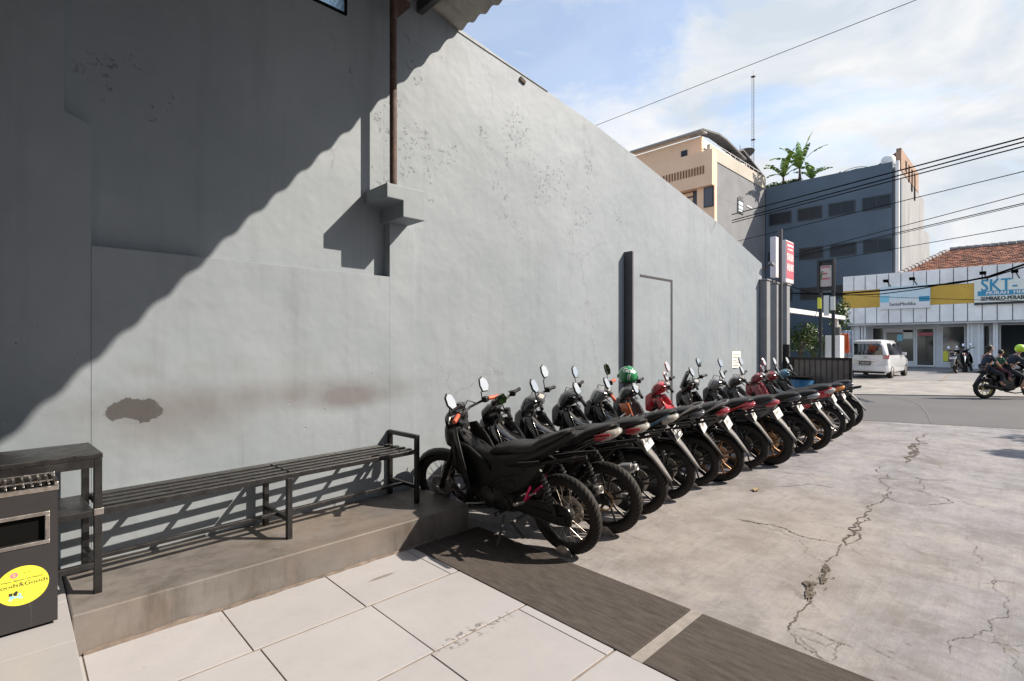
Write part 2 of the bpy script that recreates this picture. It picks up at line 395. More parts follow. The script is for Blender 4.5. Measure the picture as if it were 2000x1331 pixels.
# worn tyre-turning streak
nb.L(col, nb.b.inputs['Base Color']); nb.bump([(c2, .5, .004)])
M['earth'] = mat('earth', (.16, .15, .13), .95, noise_amt=.3, nscale=.4)
M['pave'], nb = newmat('far_pavement', .85, .3)
c1 = nb.noise(1.2, 8, .7); c2 = nb.noise(7, 8, .75)
col = nb.mix(nb.rng(c1, .38, .62), (.32, .31, .295), (.20, .195, .19)); col = nb.mix(nb.math('MULTIPLY', nb.rng(c2, .5, .7), .45), col, (.24, .23, .22))
nb.L(col, nb.b.inputs['Base Color']); nb.bump([(c1, .4, .03), (c2, .4, .01)])
M['forecourt'] = mat('forecourt_concrete', (.19, .188, .195), .7, noise_amt=.22, nscale=1.2, bump=.2, bscale=12)

M['platform'], nb = newmat('platform_cement', .55, .5)
c1 = nb.noise(1.5, 8, .66, sc=(.5, 2, 1)); c2 = nb.noise(7, 8, .7, sc=(1, 1, .25)); c3 = nb.noise(.9, 4)
col = nb.mix(nb.rng(c1, .35, .66), (.108, .097, .090), (.178, .166, .162)); col = nb.mix(nb.math('MULTIPLY', nb.rng(c2, .46, .68), .75), col, (.062, .052, .044))
col = nb.mix(nb.math('MULTIPLY', nb.rng(c3, .52, .66), .4), col, (.20, .16, .125))
rus = nb.math('MULTIPLY', nb.rng(nb.noise(4.5, 7, .7, sc=(1, 1, .5)), .56, .68), .13); col = nb.mix(rus, col, (.26, .17, .11))
nb.L(col, nb.b.inputs['Base Color']); nb.L(nb.rng(c1, .3, .7, .42, .7), nb.b.inputs['Roughness'])
nb.bump([(c1, .25, .01), (nb.noise(40, 5, .6), .2, .003)])

M['tile'], nb = newmat('porcelain_tile', .42, .45)
g = N(nb.t, 'ShaderNodeObjectInfo')
c1 = nb.noise(2.2, 7, .65); c2 = nb.noise(26, 5, .75)
col = nb.mix(nb.rng(c1, .35, .7), (.385, .382, .405), (.335, .334, .355)); col = nb.mix(nb.math('MULTIPLY', nb.rng(c2, .56, .74), .25), col, (.22, .205, .195))
col = nb.mix(nb.math('MULTIPLY', g.outputs['Random'], .22), col, (.24, .228, .22))
scm = nb.rng(nb.noise(4, 8, .8, sc=(5, .5, 1), dist=.5), .64, .72); col = nb.mix(nb.math('MULTIPLY', scm, .5), col, (.20, .18, .17))
chip = nb.math('MULTIPLY', nb.rng(nb.noise(34, 4, .6), .56, .60), nb.blob((1.72, 2.04, 0), (.28, .05, 9), .4, .5, 8))
col = nb.mix(nb.math('MULTIPLY', chip, .85), col, (.10, .09, .085))
gs = nb.blob((1.70, 2.93, 0), (.09, .016, 9), .25, .4, 12); col = nb.mix(nb.math('MULTIPLY', gs, .8), col, (.16, .14, .125))
dt = nb.math('MULTIPLY', nb.rng(nb.voro(7), .035, .02), nb.rng(nb.noise(2, 2), .5, .55)); col = nb.mix(dt, col, (.12, .10, .09))
nb.L(col, nb.b.inputs['Base Color']); nb.L(nb.rng(c1, .3, .7, .34, .55), nb.b.inputs['Roughness'])
M['grout'] = mat('grout', (.20, .17, .145), .9, noise_amt=.4, nscale=6)

M['mat'], nb = newmat('carpet_mat', .95, .15)
c1 = nb.noise(14, 5, .7, sc=(2.4, .45, 1)); c2 = nb.noise(2.2, 4, .6); c3 = nb.noise(230, 2, .6)
col = nb.mix(nb.rng(c1, .38, .62), (.056, .049, .046), (.088, .078, .072)); col = nb.mix(nb.math('MULTIPLY', nb.rng(c2, .45, .7), .5), col, (.09, .077, .068))
lint = nb.math('MULTIPLY', nb.rng(nb.voro(30), .07, .03), nb.rng(nb.noise(9, 2), .55, .6)); col = nb.mix(nb.math('MULTIPLY', lint, .7), col, (.35, .32, .29))
nb.L(col, nb.b.inputs['Base Color']); nb.bump([(c3, .6, .006), (c1, .5, .004)])
M['crack'], nb = newmat('crack_dirt', .95, .1)
nb.L(nb.mix(nb.rng(nb.noise(18, 6, .7), .35, .65), (.055, .045, .038), (.16, .14, .12)), nb.b.inputs['Base Color'])

M['black_steel'] = mat('black_painted_steel', (.012, .0115, .012), .36, spec=.5, noise_amt=.5, nscale=14, bump=.12, bscale=60, rvar=.12)
M['dark_steel'] = mat('dark_steel', (.05, .05, .052), .5, noise_amt=.3, nscale=10)
M['rust'] = mat('rusty_pipe_steel', (.075, .046, .035), .75, noise_amt=.55, nscale=16, bump=.4, bscale=60)
M['roof_sheet'] = mat('fibre_cement_sheet', (.34, .33, .30), .85, noise_amt=.35, nscale=2.5)
M['glass_frost'] = mat('frosted_glass', (.62, .78, .86), .30, spec=.5, bump=1.0, bscale=70)
M['glass_frost'].node_tree.nodes['Principled BSDF'].inputs['Transmission Weight'].default_value = .92
M['frame_teal'] = mat('teal_frame_paint', (.05, .13, .17), .4)
M['corbel'] = mat('corbel_plaster', (.205, .236, .265), .65, noise_amt=.1, nscale=4, bump=.15, bscale=30)
M['chrome'] = mat('chrome', (.62, .58, .55), .22, metal=1.0, noise_amt=.3, nscale=40, rvar=.1)
M['steel'] = mat('brushed_steel', (.42, .39, .37), .35, metal=1.0, noise_amt=.25, nscale=20, rvar=.12)
M['bin'], nb = newmat('bin_black_stone', .28, .5)
vn = nb.noise(2.2, 8, .75, sc=(3, 3, .7), dist=1.3)
col = nb.mix(nb.rng(vn, .60, .68), (.028, .027, .029), (.075, .072, .074)); nb.L(col, nb.b.inputs['Base Color'])
nb.L(nb.rng(nb.noise(12, 5), .3, .7, .22, .42), nb.b.inputs['Roughness'])
M['void'] = mat('black_void', (.004, .004, .004), .9, spec=.1)
M['sticker'] = mat('yellow_sticker', (.78, .74, .06), .35, noise_amt=.06, nscale=30)
M['ink'] = mat('dark_ink', (.03, .03, .03), .5)
M['pink'] = mat('pink_print', (.80, .16, .28), .4)
M['teal'] = mat('light_blue_print', (.25, .60, .75), .4)
M['white'] = mat('white_paint', (.78, .78, .78), .4, noise_amt=.05, nscale=5)
M['paper'] = mat('paper', (.74, .73, .66), .8)
M['fin'] = mat('dark_grey_paint', (.070, .070, .078), .6, noise_amt=.15, nscale=5, bump=.15)
M['fin_light'] = mat('column_grey_paint', (.215, .222, .235), .55, noise_amt=.10, nscale=4)
# ================================================================ THE SETTING
def sheet(name, pts, z, m, thick=None):
    mb = MB()
    if thick: mb.prism([(p[0], p[1]) for p in pts], z - thick, z, 'z')
    else: mb.add([(p[0], p[1], z) for p in pts], [tuple(range(len(pts)))])
    o = mb.build(name, m); return struct(o)
sheet('ground', [(-400, -400), (600, -400), (600, 600), (-400, 600)], -.10, M['earth'])
# yard slab ends at the road kerb line, which runs slightly skew
def lerp2(a, b, t): return (a[0] + (b[0]-a[0])*t, a[1] + (b[1]-a[1])*t)
k0 = on_z(1667, 820.7); k1 = on_z(2000, 838.7)
def ext(a, b, t): return (a.x + (b.x-a.x)*t, a.y + (b.y-a.y)*t)
K_in = ext(k0, k1, -2.2); K_out = ext(k0, k1, 9)
sheet('yard_concrete', [(-8, -14), (K_out[0], K_out[1]), (K_in[0], K_in[1]), (-8, 6.2)] if K_out[1] < -14 else [(-8, K_out[1]), K_out, K_in, (-8, 6.2)], 0.0, M['yard'], .09)
f0 = on_z(1664, 769.6); f1 = on_z(1899, 773.2)
F_in = ext(f0, f1, -5); F_out = ext(f0, f1, 9)
N_in = ext(k0, k1, -12); N_out = ext(k0, k1, 22)
sheet('road', [N_out, F_out, F_in, N_in], -.03, M['asphalt'], .06)
# pale crumbled edge strip between yard and road
e0 = ext(k0, k1, -2.2); e1 = ext(k0, k1, 9)
nrm = Vector((k1.y-k0.y, -(k1.x-k0.x), 0)).normalized()
if nrm.x < 0: nrm = -nrm
mb = MB(); vs = []; K = 160
for i in range(K + 1):
    t = i / K; p = Vector((e0[0] + (e1[0]-e0[0])*t, e0[1] + (e1[1]-e0[1])*t, 0))
    vs += [p - nrm*(.02), p + nrm*(.10 + .10*mnoise.noise(p*2.1) + .05*mnoise.noise(p*8))]
for v in vs: v.z = .004
for i in range(1, len(vs), 2): vs[i].z = -.022
mb.add(vs, [(2*i, 2*i+2, 2*i+3, 2*i+1) for i in range(K)])
struct(mb.build('road_edge', M['pave']))
# far pavement ramp and the shops' forecourt
g0 = on_z(1664, 741.5); g1 = on_z(2000, 744)
G_in = ext(g0, g1, -2); G_out = ext(g0, g1, 6)
sheet('far_pavement', [F_out, G_out, G_in, ext(f0, f1, -2.2)], 0.0, M['pave'], .05)
sheet('forecourt', [G_out, (58, -60), (58, 34), G_in], .004, M['forecourt'], .05)
# joints cut in the forecourt, and a white dash on the road
mb = MB()
for a, b, w in (((1640, 742), (2000, 745), .05), ((1838, 744), (1866, 722), .06), ((1735, 740), (1762, 722), .03)):
    pa = on_z(*a, .008); pb = on_z(*b, .008); d = (pb-pa).normalized(); s_ = Vector((-d.y, d.x, 0))*w
    mb.add([pa-s_, pb-s_, pb+s_, pa+s_], [(0, 1, 2, 3)])
struct(mb.build('forecourt_joint', M['grout']))
mb = MB(); pa = on_z(1655, 783, -.026); pb = on_z(1675, 783.5, -.026); s_ = Vector((.08, .05, 0))
mb.add([pa-s_, pb-s_, pb+s_, pa+s_], [(0, 1, 2, 3)])
tag(struct(mb.build('road_marking', M['white'])))
# dark tyre streak across the road
streakp = [(1742, 777), (1776, 783), (1796, 793), (1808, 806), (1814, 819), (1816, 827)]
mb = MB(); vs = []
for i, (a, b) in enumerate(streakp):
    p = on_z(a, b, -.026); q = on_z(a + 6, b + .4, -.026); vs += [p, q]
mb.add(vs, [(2*i, 2*i+1, 2*i+3, 2*i+2) for i in range(len(streakp)-1)])
struct(mb.build('tyre_streak', mat('tyre_streak_rubber', (.095, .095, .098), .8)))

# ---------------------------------------------------------------- cracks in the yard, laid out from the photograph
rnd = random.Random(4)
def cp(x, y): return on_z(1200 + x/2.415, 780 + y/2.415, .004)
def frac(pts, amp, it=4):
    for k in range(it):
        o = [pts[0]]
        for a, b in zip(pts, pts[1:]):
            d = b - a; m = (a + b)/2 + Vector((-d.y, d.x, 0)) * rnd.uniform(-amp, amp); o += [m, b]
        pts = o
    return pts
def crack(pts, w0, w1, amp=.19, it=4):
    P = frac([cp(*p) for p in pts], amp, it); vs = []; n = len(P)
    for i, p in enumerate(P):
        d = (P[min(i+1, n-1)] - P[max(i-1, 0)]).normalized(); s_ = Vector((-d.y, d.x, 0))
        env = min(1, i/(n*.12) + .12, (n-1-i)/(n*.12) + .12)
        w = .68*(w0 + (w1-w0)*i/n) * env * (.35 + 1.3*rnd.random()**1.5)
        vs += [p - s_*w*rnd.uniform(.3, 1), p + s_*w*rnd.uniform(.3, 1)]
    mb = MB(); mb.add(vs, [(2*i, 2*i+1, 2*i+3, 2*i+2) for i in range(n-1)])
    return struct(mb.build('crack', M['crack'], fixn=False))
crack([(1520,160),(1480,210),(1410,250),(1380,300)], .02, .045)
crack([(1440,205),(1415,240),(1390,262)], .04, .05)
crack([(1380,300),(1300,370),(1285,430),(1275,470),(1215,500),(1180,550),(1130,620),(1080,680)], .008, .016)
crack([(1180,545),(1160,580),(1130,620),(1100,650),(1080,690)], .012, .022, .3)
crack([(1080,680),(1050,730),(1005,790)], .008, .007)
crack([(940,935),(890,990),(840,1050),(815,1090)], .007, .009)
crack([(570,560),(640,575),(740,590),(830,625),(920,655),(1000,665),(1080,680)], .013, .006)
crack([(640,575),(700,600),(790,620),(850,650)], .005, .004)
crack([(1230,430),(1275,460),(1340,485),(1430,497),(1520,495),(1600,488),(1570,470),(1500,445),(1420,425),(1385,420)], .006, .009, .1)
crack([(1395,365),(1450,378),(1530,382),(1640,378)], .014, .004)
crack([(1465,380),(1460,405),(1455,425)], .005, .005)
crack([(740,405),(800,410),(860,405),(920,400),(990,408),(1050,418)], .006, .012)
crack([(880,347),(940,352),(1010,360)], .006, .004)
crack([(815,1090),(860,1130),(900,1170),(960,1210),(1020,1240)], .005, .006)
crack([(855,1078),(930,1090),(1000,1120),(1060,1145),(1130,1170)], .004, .007)
crack([(870,1110),(920,1130),(1000,1165),(1075,1150),(1035,1200),(1030,1240)], .003, .003)
crack([(815,1092),(900,1150),(950,1180),(985,1225)], .003, .004)
crack([(1750,800),(1800,850),(1800,900),(1840,960),(1835,1030),(1780,1080),(1700,1110),(1620,1125),(1590,1180),(1600,1210)], .003, .004)
crack([(1740,868),(1800,855),(1860,862),(1930,875)], .005, .003)
crack([(1375,690),(1450,725),(1560,755),(1650,768)], .003, .002, .08)
crack([(1170,1145),(1240,1185),(1340,1240),(1440,1290)], .003, .0025, .05)
crack([(880,660),(900,720),(980,775)], .003, .003)
crack([(1130,705),(1150,725),(1175,742)], .004, .002)
crack([(1800,1110),(1840,1170),(1900,1240),(1932,1300)], .002, .003)
crack([(1650,1125),(1760,1145),(1860,1160),(1932,1160)], .002, .003)
crack([(1680,650),(1710,690),(1740,760),(1720,790)], .003, .002)
crack([(0,620),(60,635),(130,665)], .004, .003)
crack([(1150,140),(1300,152),(1450,150),(1600,162),(1780,180),(1932,190)], .012, .014, .05)
crack([(1230,112),(1400,125),(1600,133),(1800,140),(1932,148)], .010, .012, .05)
# gravel-filled holes along the main crack
def hole(c, rx, ry, seed, m):
    r2 = random.Random(seed); pts = []
    for i in range(26):
        a = 2*math.pi*i/26; k = .7 + .6*r2.random(); p = cp(c[0] + rx*k*math.cos(a), c[1] + ry*k*math.sin(a)); p.z = .008; pts.append(p)
    mb = MB(); mb.add(pts, [tuple(range(26))]); return struct(mb.build('pothole', m, fixn=False))
hole((1000, 805), 20, 16, 1, M['crack']); hole((922, 872), 30, 14, 2, M['crack']); hole((922, 915), 20, 34, 3, M['crack']); hole((985, 850), 14, 22, 5, M['crack'])
mb = MB()
for i in range(80):
    k = i % 3; c0 = ((1000, 800), (925, 900), (985, 850))[k]
    p = cp(c0[0] + rnd.gauss(0, 15), c0[1] + rnd.gauss(0, 26)); s = rnd.uniform(.003, .009)
    mb.obox((p.x, p.y, .006 + s*.35), (s, s*rnd.uniform(.6, 1), s*.8), Matrix.Rotation(rnd.uniform(0, 3), 3, 'Z') @ Matrix.Rotation(rnd.uniform(-.5, .5), 3, 'X'))
tag(mb.build('rubble', mat('rubble_stone', (.24, .20, .165), .9, island=.5)), 'small loose stones and crumbled cement in the cracked yard', 'rubble', kind='stuff')
# fallen leaf on the concrete
p = cp(662, 430); mb = MB()
mb.add([(p.x-.06, p.y-.02, .012), (p.x, p.y-.05, .02), (p.x+.07, p.y-.01, .012), (p.x+.01, p.y+.03, .026)], [(0, 1, 2, 3)])
tag(mb.build('dry_leaf', mat('dry_leaf_tan', (.22, .16, .09), .8), solid=.002), 'single dry tan leaf lying on the cracked concrete', 'leaf')

# ---------------------------------------------------------------- tiled floor, mats, platform
TX = .245; TE = 2.11
struct(MB().box(-.6, TE, -1.4, 3.199, -.02, .003).build('tile_bed', M['grout']))
rows = [(2.665, 3.197, 0.0), (2.045, 2.655, .028), (1.44, 2.037, .0), (.835, 1.432, .03), (.23, .827, 0)]
tile_floor = empty('tile_floor', (0, 0, 0)); tile_floor['kind'] = 'structure'
for (y0, y1, off) in rows:
    xs = [-.36 + off, .245 + off*0, .845 + off, 1.445 + off, 2.048 + off*.9, TE]
    if off == 0: xs = [-.36, .245, .845, 1.445, 2.045, TE]
    xs = sorted(set(round(x, 3) for x in xs))
    for a, b in zip(xs, xs[1:]):
        if b - a < .045: continue
        if b - xs[-1] < 1e-4 and b - a > .3: pass
        g = .0035; h = .008 + rnd.uniform(-.0012, .0012)
        if xs[-2] == a and TE - a < .05: continue
        bb = b if not (b == xs[-2] and TE - b < .05) else TE
        MB().box(a + g, bb - (g if bb < TE else 0), y0 + g, y1 - g, -.01, h).build('floor_tile', M['tile'], tile_floor, bevel=.0018)
# brown ribbed mats between the tiles and the concrete
for (y0, y1, lab) in ((2.532, 3.19, 'worn brown ribbed mat under the rear wheel of the first motorcycle'), (1.355, 2.525, 'long worn brown ribbed mat beside the white tiles'), (-.6, 1.285, 'worn brown ribbed mat in the foreground beyond the cement strip')):
    tag(MB().box(TE + .004, 2.735, y0, y1, .0005, .011).build('floor_mat', M['mat'], bevel=.003), lab, 'mat', 'brown mats along the edge of the tiles')
struct(MB().box(TE + .004, 2.735, 1.289, 1.351, 0, .007).build('cement_strip', mat('cement_strip', (.24, .22, .205), .85, noise_amt=.2, nscale=9)))
# leaf litter dot on the mat
# platform along the wall
PH = .208
mb = MB()
mb.prism([(.207, 3.203), (2.65, 3.203), (2.65, 3.93), (.207, 3.93)], 0, PH, 'z')
struct(mb.build('platform', M['platform'], bevel=.008))
mb = MB()                       # pale worn edge of cement and the crumbled skirt at its foot
vs = []
for i in range(90):
    x = .25 + 2.38*i/89; h = .018 + .03*abs(mnoise.noise(Vector((x*4, 1, 0)))) ; vs += [(x, 3.199, .006), (x, 3.199 - .012 - .02*abs(mnoise.noise(Vector((x*5, 7, 0)))), .008), (x, 3.1995, h)]
fs = []
for i in range(89):
    a = 3*i; fs += [(a+1, a+4, a+5, a+2)]
mb.add(vs, fs)
struct(mb.build('platform_skirt', mat('skirt_mortar', (.125, .10, .085), .9, noise_amt=.45, nscale=12), fixn=False))
# raised tiled floor on the left, level with the platform
struct(MB().box(-3, .204, -3, 3.93, 0, PH - .012).build('raised_floor', M['grout']))
raised = empty('raised_tile_floor', (0, 0, 0)); raised['kind'] = 'structure'
for a, b, c, d in ((-.4, .204, 2.93, 3.40), (-.4, .204, 2.33, 2.922), (-.4, .204, 1.73, 2.322), (-1.0, -.408, 2.93, 3.40), (-1.0, -.408, 2.33, 2.922), (-.4, .204, 3.408, 3.91)):
    MB().box(a, b - .002, c, d, .16, PH + .003).build('floor_tile', M['tile'], raised, bevel=.002)

# ---------------------------------------------------------------- the long painted wall
WY = 3.95; RY = 4.02; PY = 3.92
top = [(-6, 6.3), (3.171, 4.587)]
def topz(x):
    P = [(-6, 6.6), (3.171, 4.587), (5.49, 4.30), (7.07, 4.02), (8.85, 3.70), (11.05, 3.17)]
    for (a, b), (c, d) in zip(P, P[1:]):
        if x <= c: return b + (d-b)*(x-a)/(c-a)
    return P[-1][1]
def wall_poly(x0, x1, z0, z1=None, n=1):
    """outline in x-z; z1 None follows the sloping top"""
    if z1 is not None: return [(x0, z0), (x1, z0), (x1, z1), (x0, z1)]
    xs = [x1] + [x for x in (8.85, 7.07, 5.49, 3.171) if x0 < x < x1] + [x0]
    return [(x0, z0), (x1, z0)] + [(x, topz(x)) for x in xs]
wall = empty('boundary_wall', (3, 4.1, 0), 0, 'long grey painted plaster wall behind the row of motorcycles', 'wall')
wall.location = (0, 0, 0)
def wprism(name, pts, y0, y1, m=None, bevel=.006):
    return MB().prism(pts, y0, y1, 'y').build(name, m or M['wall'], wall, bevel=bevel)
wa = on_y(676, 32, RY); WX0 = wa.x - .95; WZ1 = wa.z + .83
wprism('wall_core', wall_poly(-6, WX0, 0), RY, 4.25, None, 0)
wprism('wall_core', wall_poly(wa.x, 11.10, 0), RY, 4.25, None, 0)
wprism('wall_core', [(WX0, 0), (wa.x, 0), (wa.x, wa.z), (WX0, wa.z)], RY, 4.25, None, 0)
wprism('wall_core', wall_poly(WX0, wa.x, WZ1), RY, 4.25, None, 0)
wprism('wall_face', wall_poly(4.6, 11.10, 0), WY, RY + .004, None, .001)     # right-hand face
mb = MB(); mb.add([(2.352, RY - .0005, 0), (4.602, WY + .0003, 0), (4.602, RY + .01, 0), (2.352, RY + .01, 0), (2.352, RY - .0005, topz(2.352)), (4.602, WY + .0003, topz(4.602)), (4.602, RY + .01, topz(4.602)), (2.352, RY + .01, topz(2.352))],
  [(3,2,1,0),(4,5,6,7),(0,1,5,4),(1,2,6,5),(2,3,7,6),(3,0,4,7)]); mb.build('wall_face', M['wall'], wall)   # plaster feathered into the recess
bb = MB()
wprism('wall_panel', wall_poly(.342, 2.352, 0, 2.087), PY, RY + .003, None, .0015)        # lower flush panel
wprism('pilaster', wall_poly(2.3535, 2.60, 0, 2.56), PY + .002, RY - .004, None, .002)
wprism('wall_face', [(-6, 0), (.3405, 0), (.3405, 2.80), (.22, 2.85), (.22, topz(.22)), (-6, topz(-6))], PY + .0005, RY + .003, None, .0012)
mb = MB()                                                                    # hairline where panel meets old wall
# corbel stepping out of the wall and carrying the pipe
cb = MB().prism([(2.168, 2.69), (2.319, 2.69), (2.319, 2.555), (2.534, 2.555), (2.534, 2.807), (2.168, 2.807)], 3.653, 4.03, 'y').build('corbel', M['corbel'], wall, bevel=.006)
# fin on the wall
wprism('wall_fin', [(6.017, 0), (6.055, 0), (6.055, 2.77), (6.017, 2.77)], 3.815, WY + .004, M['fin'], .01)
# outline of a bricked-up doorway: the groove's shade painted as dark proud strips
pA = on_y(1250, 538, WY); pB = on_y(1310, 549, WY)
gz = (pA.z + pB.z)/2
m_gr = mat('groove_shadow_paint', (.04, .04, .045), .8)
MB().box(pA.x, pB.x + .05, WY - .006, WY + .003, gz - .015, gz + .015).build('door_groove_strip', m_gr, wall)
MB().box(pB.x, pB.x + .05, WY - .006, WY + .003, 0, gz - .0155).build('door_groove_strip', m_gr, wall)
# metal flashing along the sloping top
mb = MB()
P = [(3.16, topz(3.16)), (3.6, topz(3.6)), (4.45, topz(4.45))]
for (a, b), (c, d) in zip(P, P[1:]):
    mb.bar((a, 4.016 - (a - 2.352)*.031, b + .006), (c, 4.016 - (c - 2.352)*.031, d + .004), .010, .005)
mb.build('flashing', M['roof_sheet'], wall)
mb = MB(); q = on_y(1022, 152, WY)
mb.obox((q.x, WY + .012, q.z - .03), (.09, .03, .05), Matrix.Rotation(.35, 3, 'Y')); mb.build('broken_edge', M['crack'], wall, bevel=.01)
# high window with frosted panes

win = empty('high_window', (wa.x, RY, wa.z), 0, 'small high window of frosted glass in the shaded wall', 'window')
ww = .95; fw = .03
fr = MB(); fr.box(-ww, 0, -.02, .015, 0, fw*.5); fr.box(-fw*.6, 0, -.02, .015, fw*.5, .8); fr.box(-ww, 0, -.02, .015, .8, .83); fr.build('window_frame', M['void'], win)
for i in range(3):
    x1 = -fw*.6 - i*.31
    if i: MB().box(x1 - .0, x1 + .022, -.018, .012, fw*.5, .8).build('mullion', M['frame_teal'], win)
    MB().box(x1 - .288, x1, -.006, .006, fw*.5, .8).build('pane', M['glass_frost'], win)
# rusty pipe on the corbel
pp = empty('steel_pipe_post', (2.345, 3.85, 2.807), 0, 'rusty brown steel pipe standing on the stepped corbel', 'pipe')
MB().tube([(0, 0, 0), (0, 0, 1.9)], .031, 14).build('pipe', M['rust'], pp, 40)
MB().box(-.05, .05, -.05, .05, .0, .008).build('base_plate', M['rust'], pp)
MB().tube([(.045, -.02, .004), (.045, -.02, .035)], .01, 8).build('bolt', M['rust'], pp)
MB().prism([(.02, 1.50), (.05, 1.52), (.17, 1.66), (.17, 1.70), (.02, 1.70)], -.004, .004, 'y').build('gusset', M['rust'], pp)
# paper notice and a small lamp bracket at the end
a = on_y(1429, 688, WY); b = on_y(1446, 718, WY)
nt_ = MB().box(a.x, b.x, WY - .006, WY - .001, b.z, a.z + .01).build('paper_notice', M['paper']); tag(nt_, 'small cream paper notice stuck on the grey wall', 'notice')
mb = MB()
for k in range(6): mb.box(a.x + .05, b.x - .05 - .06*(k % 3), WY - .008, WY - .0065, a.z - .06 - .05*k, a.z - .05 - .05*k)
mb.build('print', M['ink'], nt_)
q = on_y(1490, 520, WY)
lb = empty('wall_bracket', (q.x, WY, q.z), 0, 'small broken floodlight bracket at the far end of the wall top', 'bracket')
MB().bar((0, -.01, -.1), (.0, -.14, .02), .02, .02).build('arm', M['rust'], lb)
MB().obox((.06, -.15, .03), (.18, .08, .05), Matrix.Rotation(.2, 3, 'Y')).build('head', M['fin_light'], lb, bevel=.01)

# ---------------------------------------------------------------- corrugated canopy roof overhead
roof = empty('canopy_roof', (0, 0, 0), 0, 'corrugated fibre-cement canopy roof jutting over the wall corner', 'roof')
def sheetroof(x0, x1, y0, y1, zf, name, ph=0):
    mb = MB(); ny = int((y1-y0)/.175*10); vs = []
    for i in range(ny + 1):
        y = y0 + (y1-y0)*i/ny; w = .017*math.cos(2*math.pi*y/.175 + ph)
        for x in (x0, x1): vs += [(x, y, zf(x) + w), (x, y, zf(x) + w + .007)]
    fs = []
    for i in range(ny):
        a = 4*i; fs += [(a, a+4, a+6, a+2), (a+1, a+3, a+7, a+5), (a+2, a+6, a+7, a+3), (a, a+1, a+5, a+4)]
    mb.add(vs, fs); return mb.build(name, M['roof_sheet'], roof, 60, fixn=True)
zf = lambda x: 4.606 + (3.171 - x)*.22
for i in range(8):
    y1 = 4.28 - i*1.05; sheetroof(1.35 if 0 else .9, 3.171 + rnd.uniform(-.006, .006), y1 - 1.05 + (.0), y1, zf, 'roof_sheet')
    sheetroof(-6.2, .93, y1 - 1.05, y1, lambda x: zf(x) + .012, 'roof_sheet')
for x in (2.72, 1.0, -.8, -2.6):
    MB().box(x - .03, x + .03, -4, 4.02, zf(x) - .13, zf(x) - .03).build('purlin', M['dark_steel'], roof)
for y in (3.60, 1.4, -.9, -3.4):
    MB().bar((-6, y, zf(-6) - .20), (2.35, y, zf(2.35) - .20), .06, .10).build('rafter', M['dark_steel'], roof)
# unseen shop wall under the roof, added to darken the left side
sf = MB().box(-2.6, -2.4, -9, 3.9, 0, 5.5).build('sky_blocker_shop_wall', M['fin']); tag(sf, 'unseen dark grey shop wall under the canopy roof, added to darken the left', 'wall')
# ================================================================ BENCH, BIN
ang = math.atan2(.11, 2.04)
bench = empty('steel_bench', (.342, 3.40, PH), ang, 'long black slatted steel bench with a solid table end against the wall', 'bench')
T = .034
def bx(name, x0, x1, y0, y1, z0, z1, m='black_steel', p=bench, bev=.003): return MB().box(x0, x1, y0, y1, z0, z1).build(name, M[m], p, bevel=bev)
D = .375; L = 2.045; SH = .437
for x in (1.0, L):
    for y in (0, D):
        h = SH - .03 if x < 2 else (.555 if y == 0 else .555)
        bx('leg', x - T, x, y, y + T, 0, h)
    bx('cross_rail', x - T + .004, x - .004, T, D, .115, .145)
bx('leg', -T, 0, 0, T, 0, .70); bx('leg', -T, 0, D, D + T, 0, .70)
bx('leg', -1.05, -1.05 + T, 0, T, 0, .70); bx('leg', -1.05, -1.05 + T, D, D + T, 0, .70)
bx('arm_rail', L - T, L, T, D, .555 - T, .555)
bx('lower_rail', 0.02, L - T, D/2 - .012, D/2 + .018, .118, .142)
bx('seat_rail', 0, L - T, 0, .03, SH - .034, SH); bx('seat_rail', 0, L - T, D + T - .03, D + T, SH - .034, SH)
for i, x in enumerate((.0, .33, .66, .985, 1.33, 1.66, 1.98)):
    bx('seat_crossbar', x + .001, x + .026, .03, D + T - .03, SH - .034, SH - .010)
ns = 4
for i in range(ns):
    y = .030 + (D + T - .06) * (i + .5)/ns
    for a, b in ((.003, .985), (1.0, L - T - .002)):
        bx('slat', a, b, y - .017, y + .017, SH - .0095, SH + .004, bev=.002)
bx('table_top', -1.05, .002, -.004, D + T + .004, .70, .728, bev=.004)
bx('apron', -1.05 + T, -T, 0, .012, .655, .70); bx('apron', -1.05 + T, -T, D + T - .012, D + T, .655, .70)
bx('shelf', -1.05 + T, -T - .001, .002, D + T - .002, SH - .035, SH - .002)
bx('lower_rail', -1.05 + T, -T, 0, .03, .135, .165); bx('cross_rail', -T + .003, -.003, T, D, .115, .145)
bx('clamp', -.036, .006, -.004, .036, SH - .03, SH + .005, 'steel')
# litter bin with ashtray
bw, bd, bh = .40, .225, .665
bin_ = empty('litter_bin', (.156, 3.166, PH), R(1.0), 'black stone-look litter bin with chrome ashtray top and a round yellow sticker', 'bin')
def bb_(name, x0, x1, y0, y1, z0, z1, m, bev=.002, p=bin_): return MB().box(x0, x1, y0, y1, z0, z1).build(name, M[m], p, bevel=bev)
bb_('plinth', -bw + .015, -.015, .015, bd - .01, 0, .018, 'void')
hz0, hz1 = .40, .512; hx0, hx1 = -bw + .035, -.045
bb_('body', -bw, 0, .02, bd, .018, bh - .045, 'bin')
mb = MB(); mb.box(-bw, 0, 0, .02, .018, hz0); mb.box(-bw, 0, 0, .02, hz1, bh - .045); mb.box(-bw, hx0, 0, .02, hz0, hz1); mb.box(hx1, 0, 0, .02, hz0, hz1)
mb.build('front_panel', M['bin'], bin_)
bb_('opening', hx0, hx1, .017, .0195, hz0, hz1, 'void', 0)
fr = MB(); fw = .018
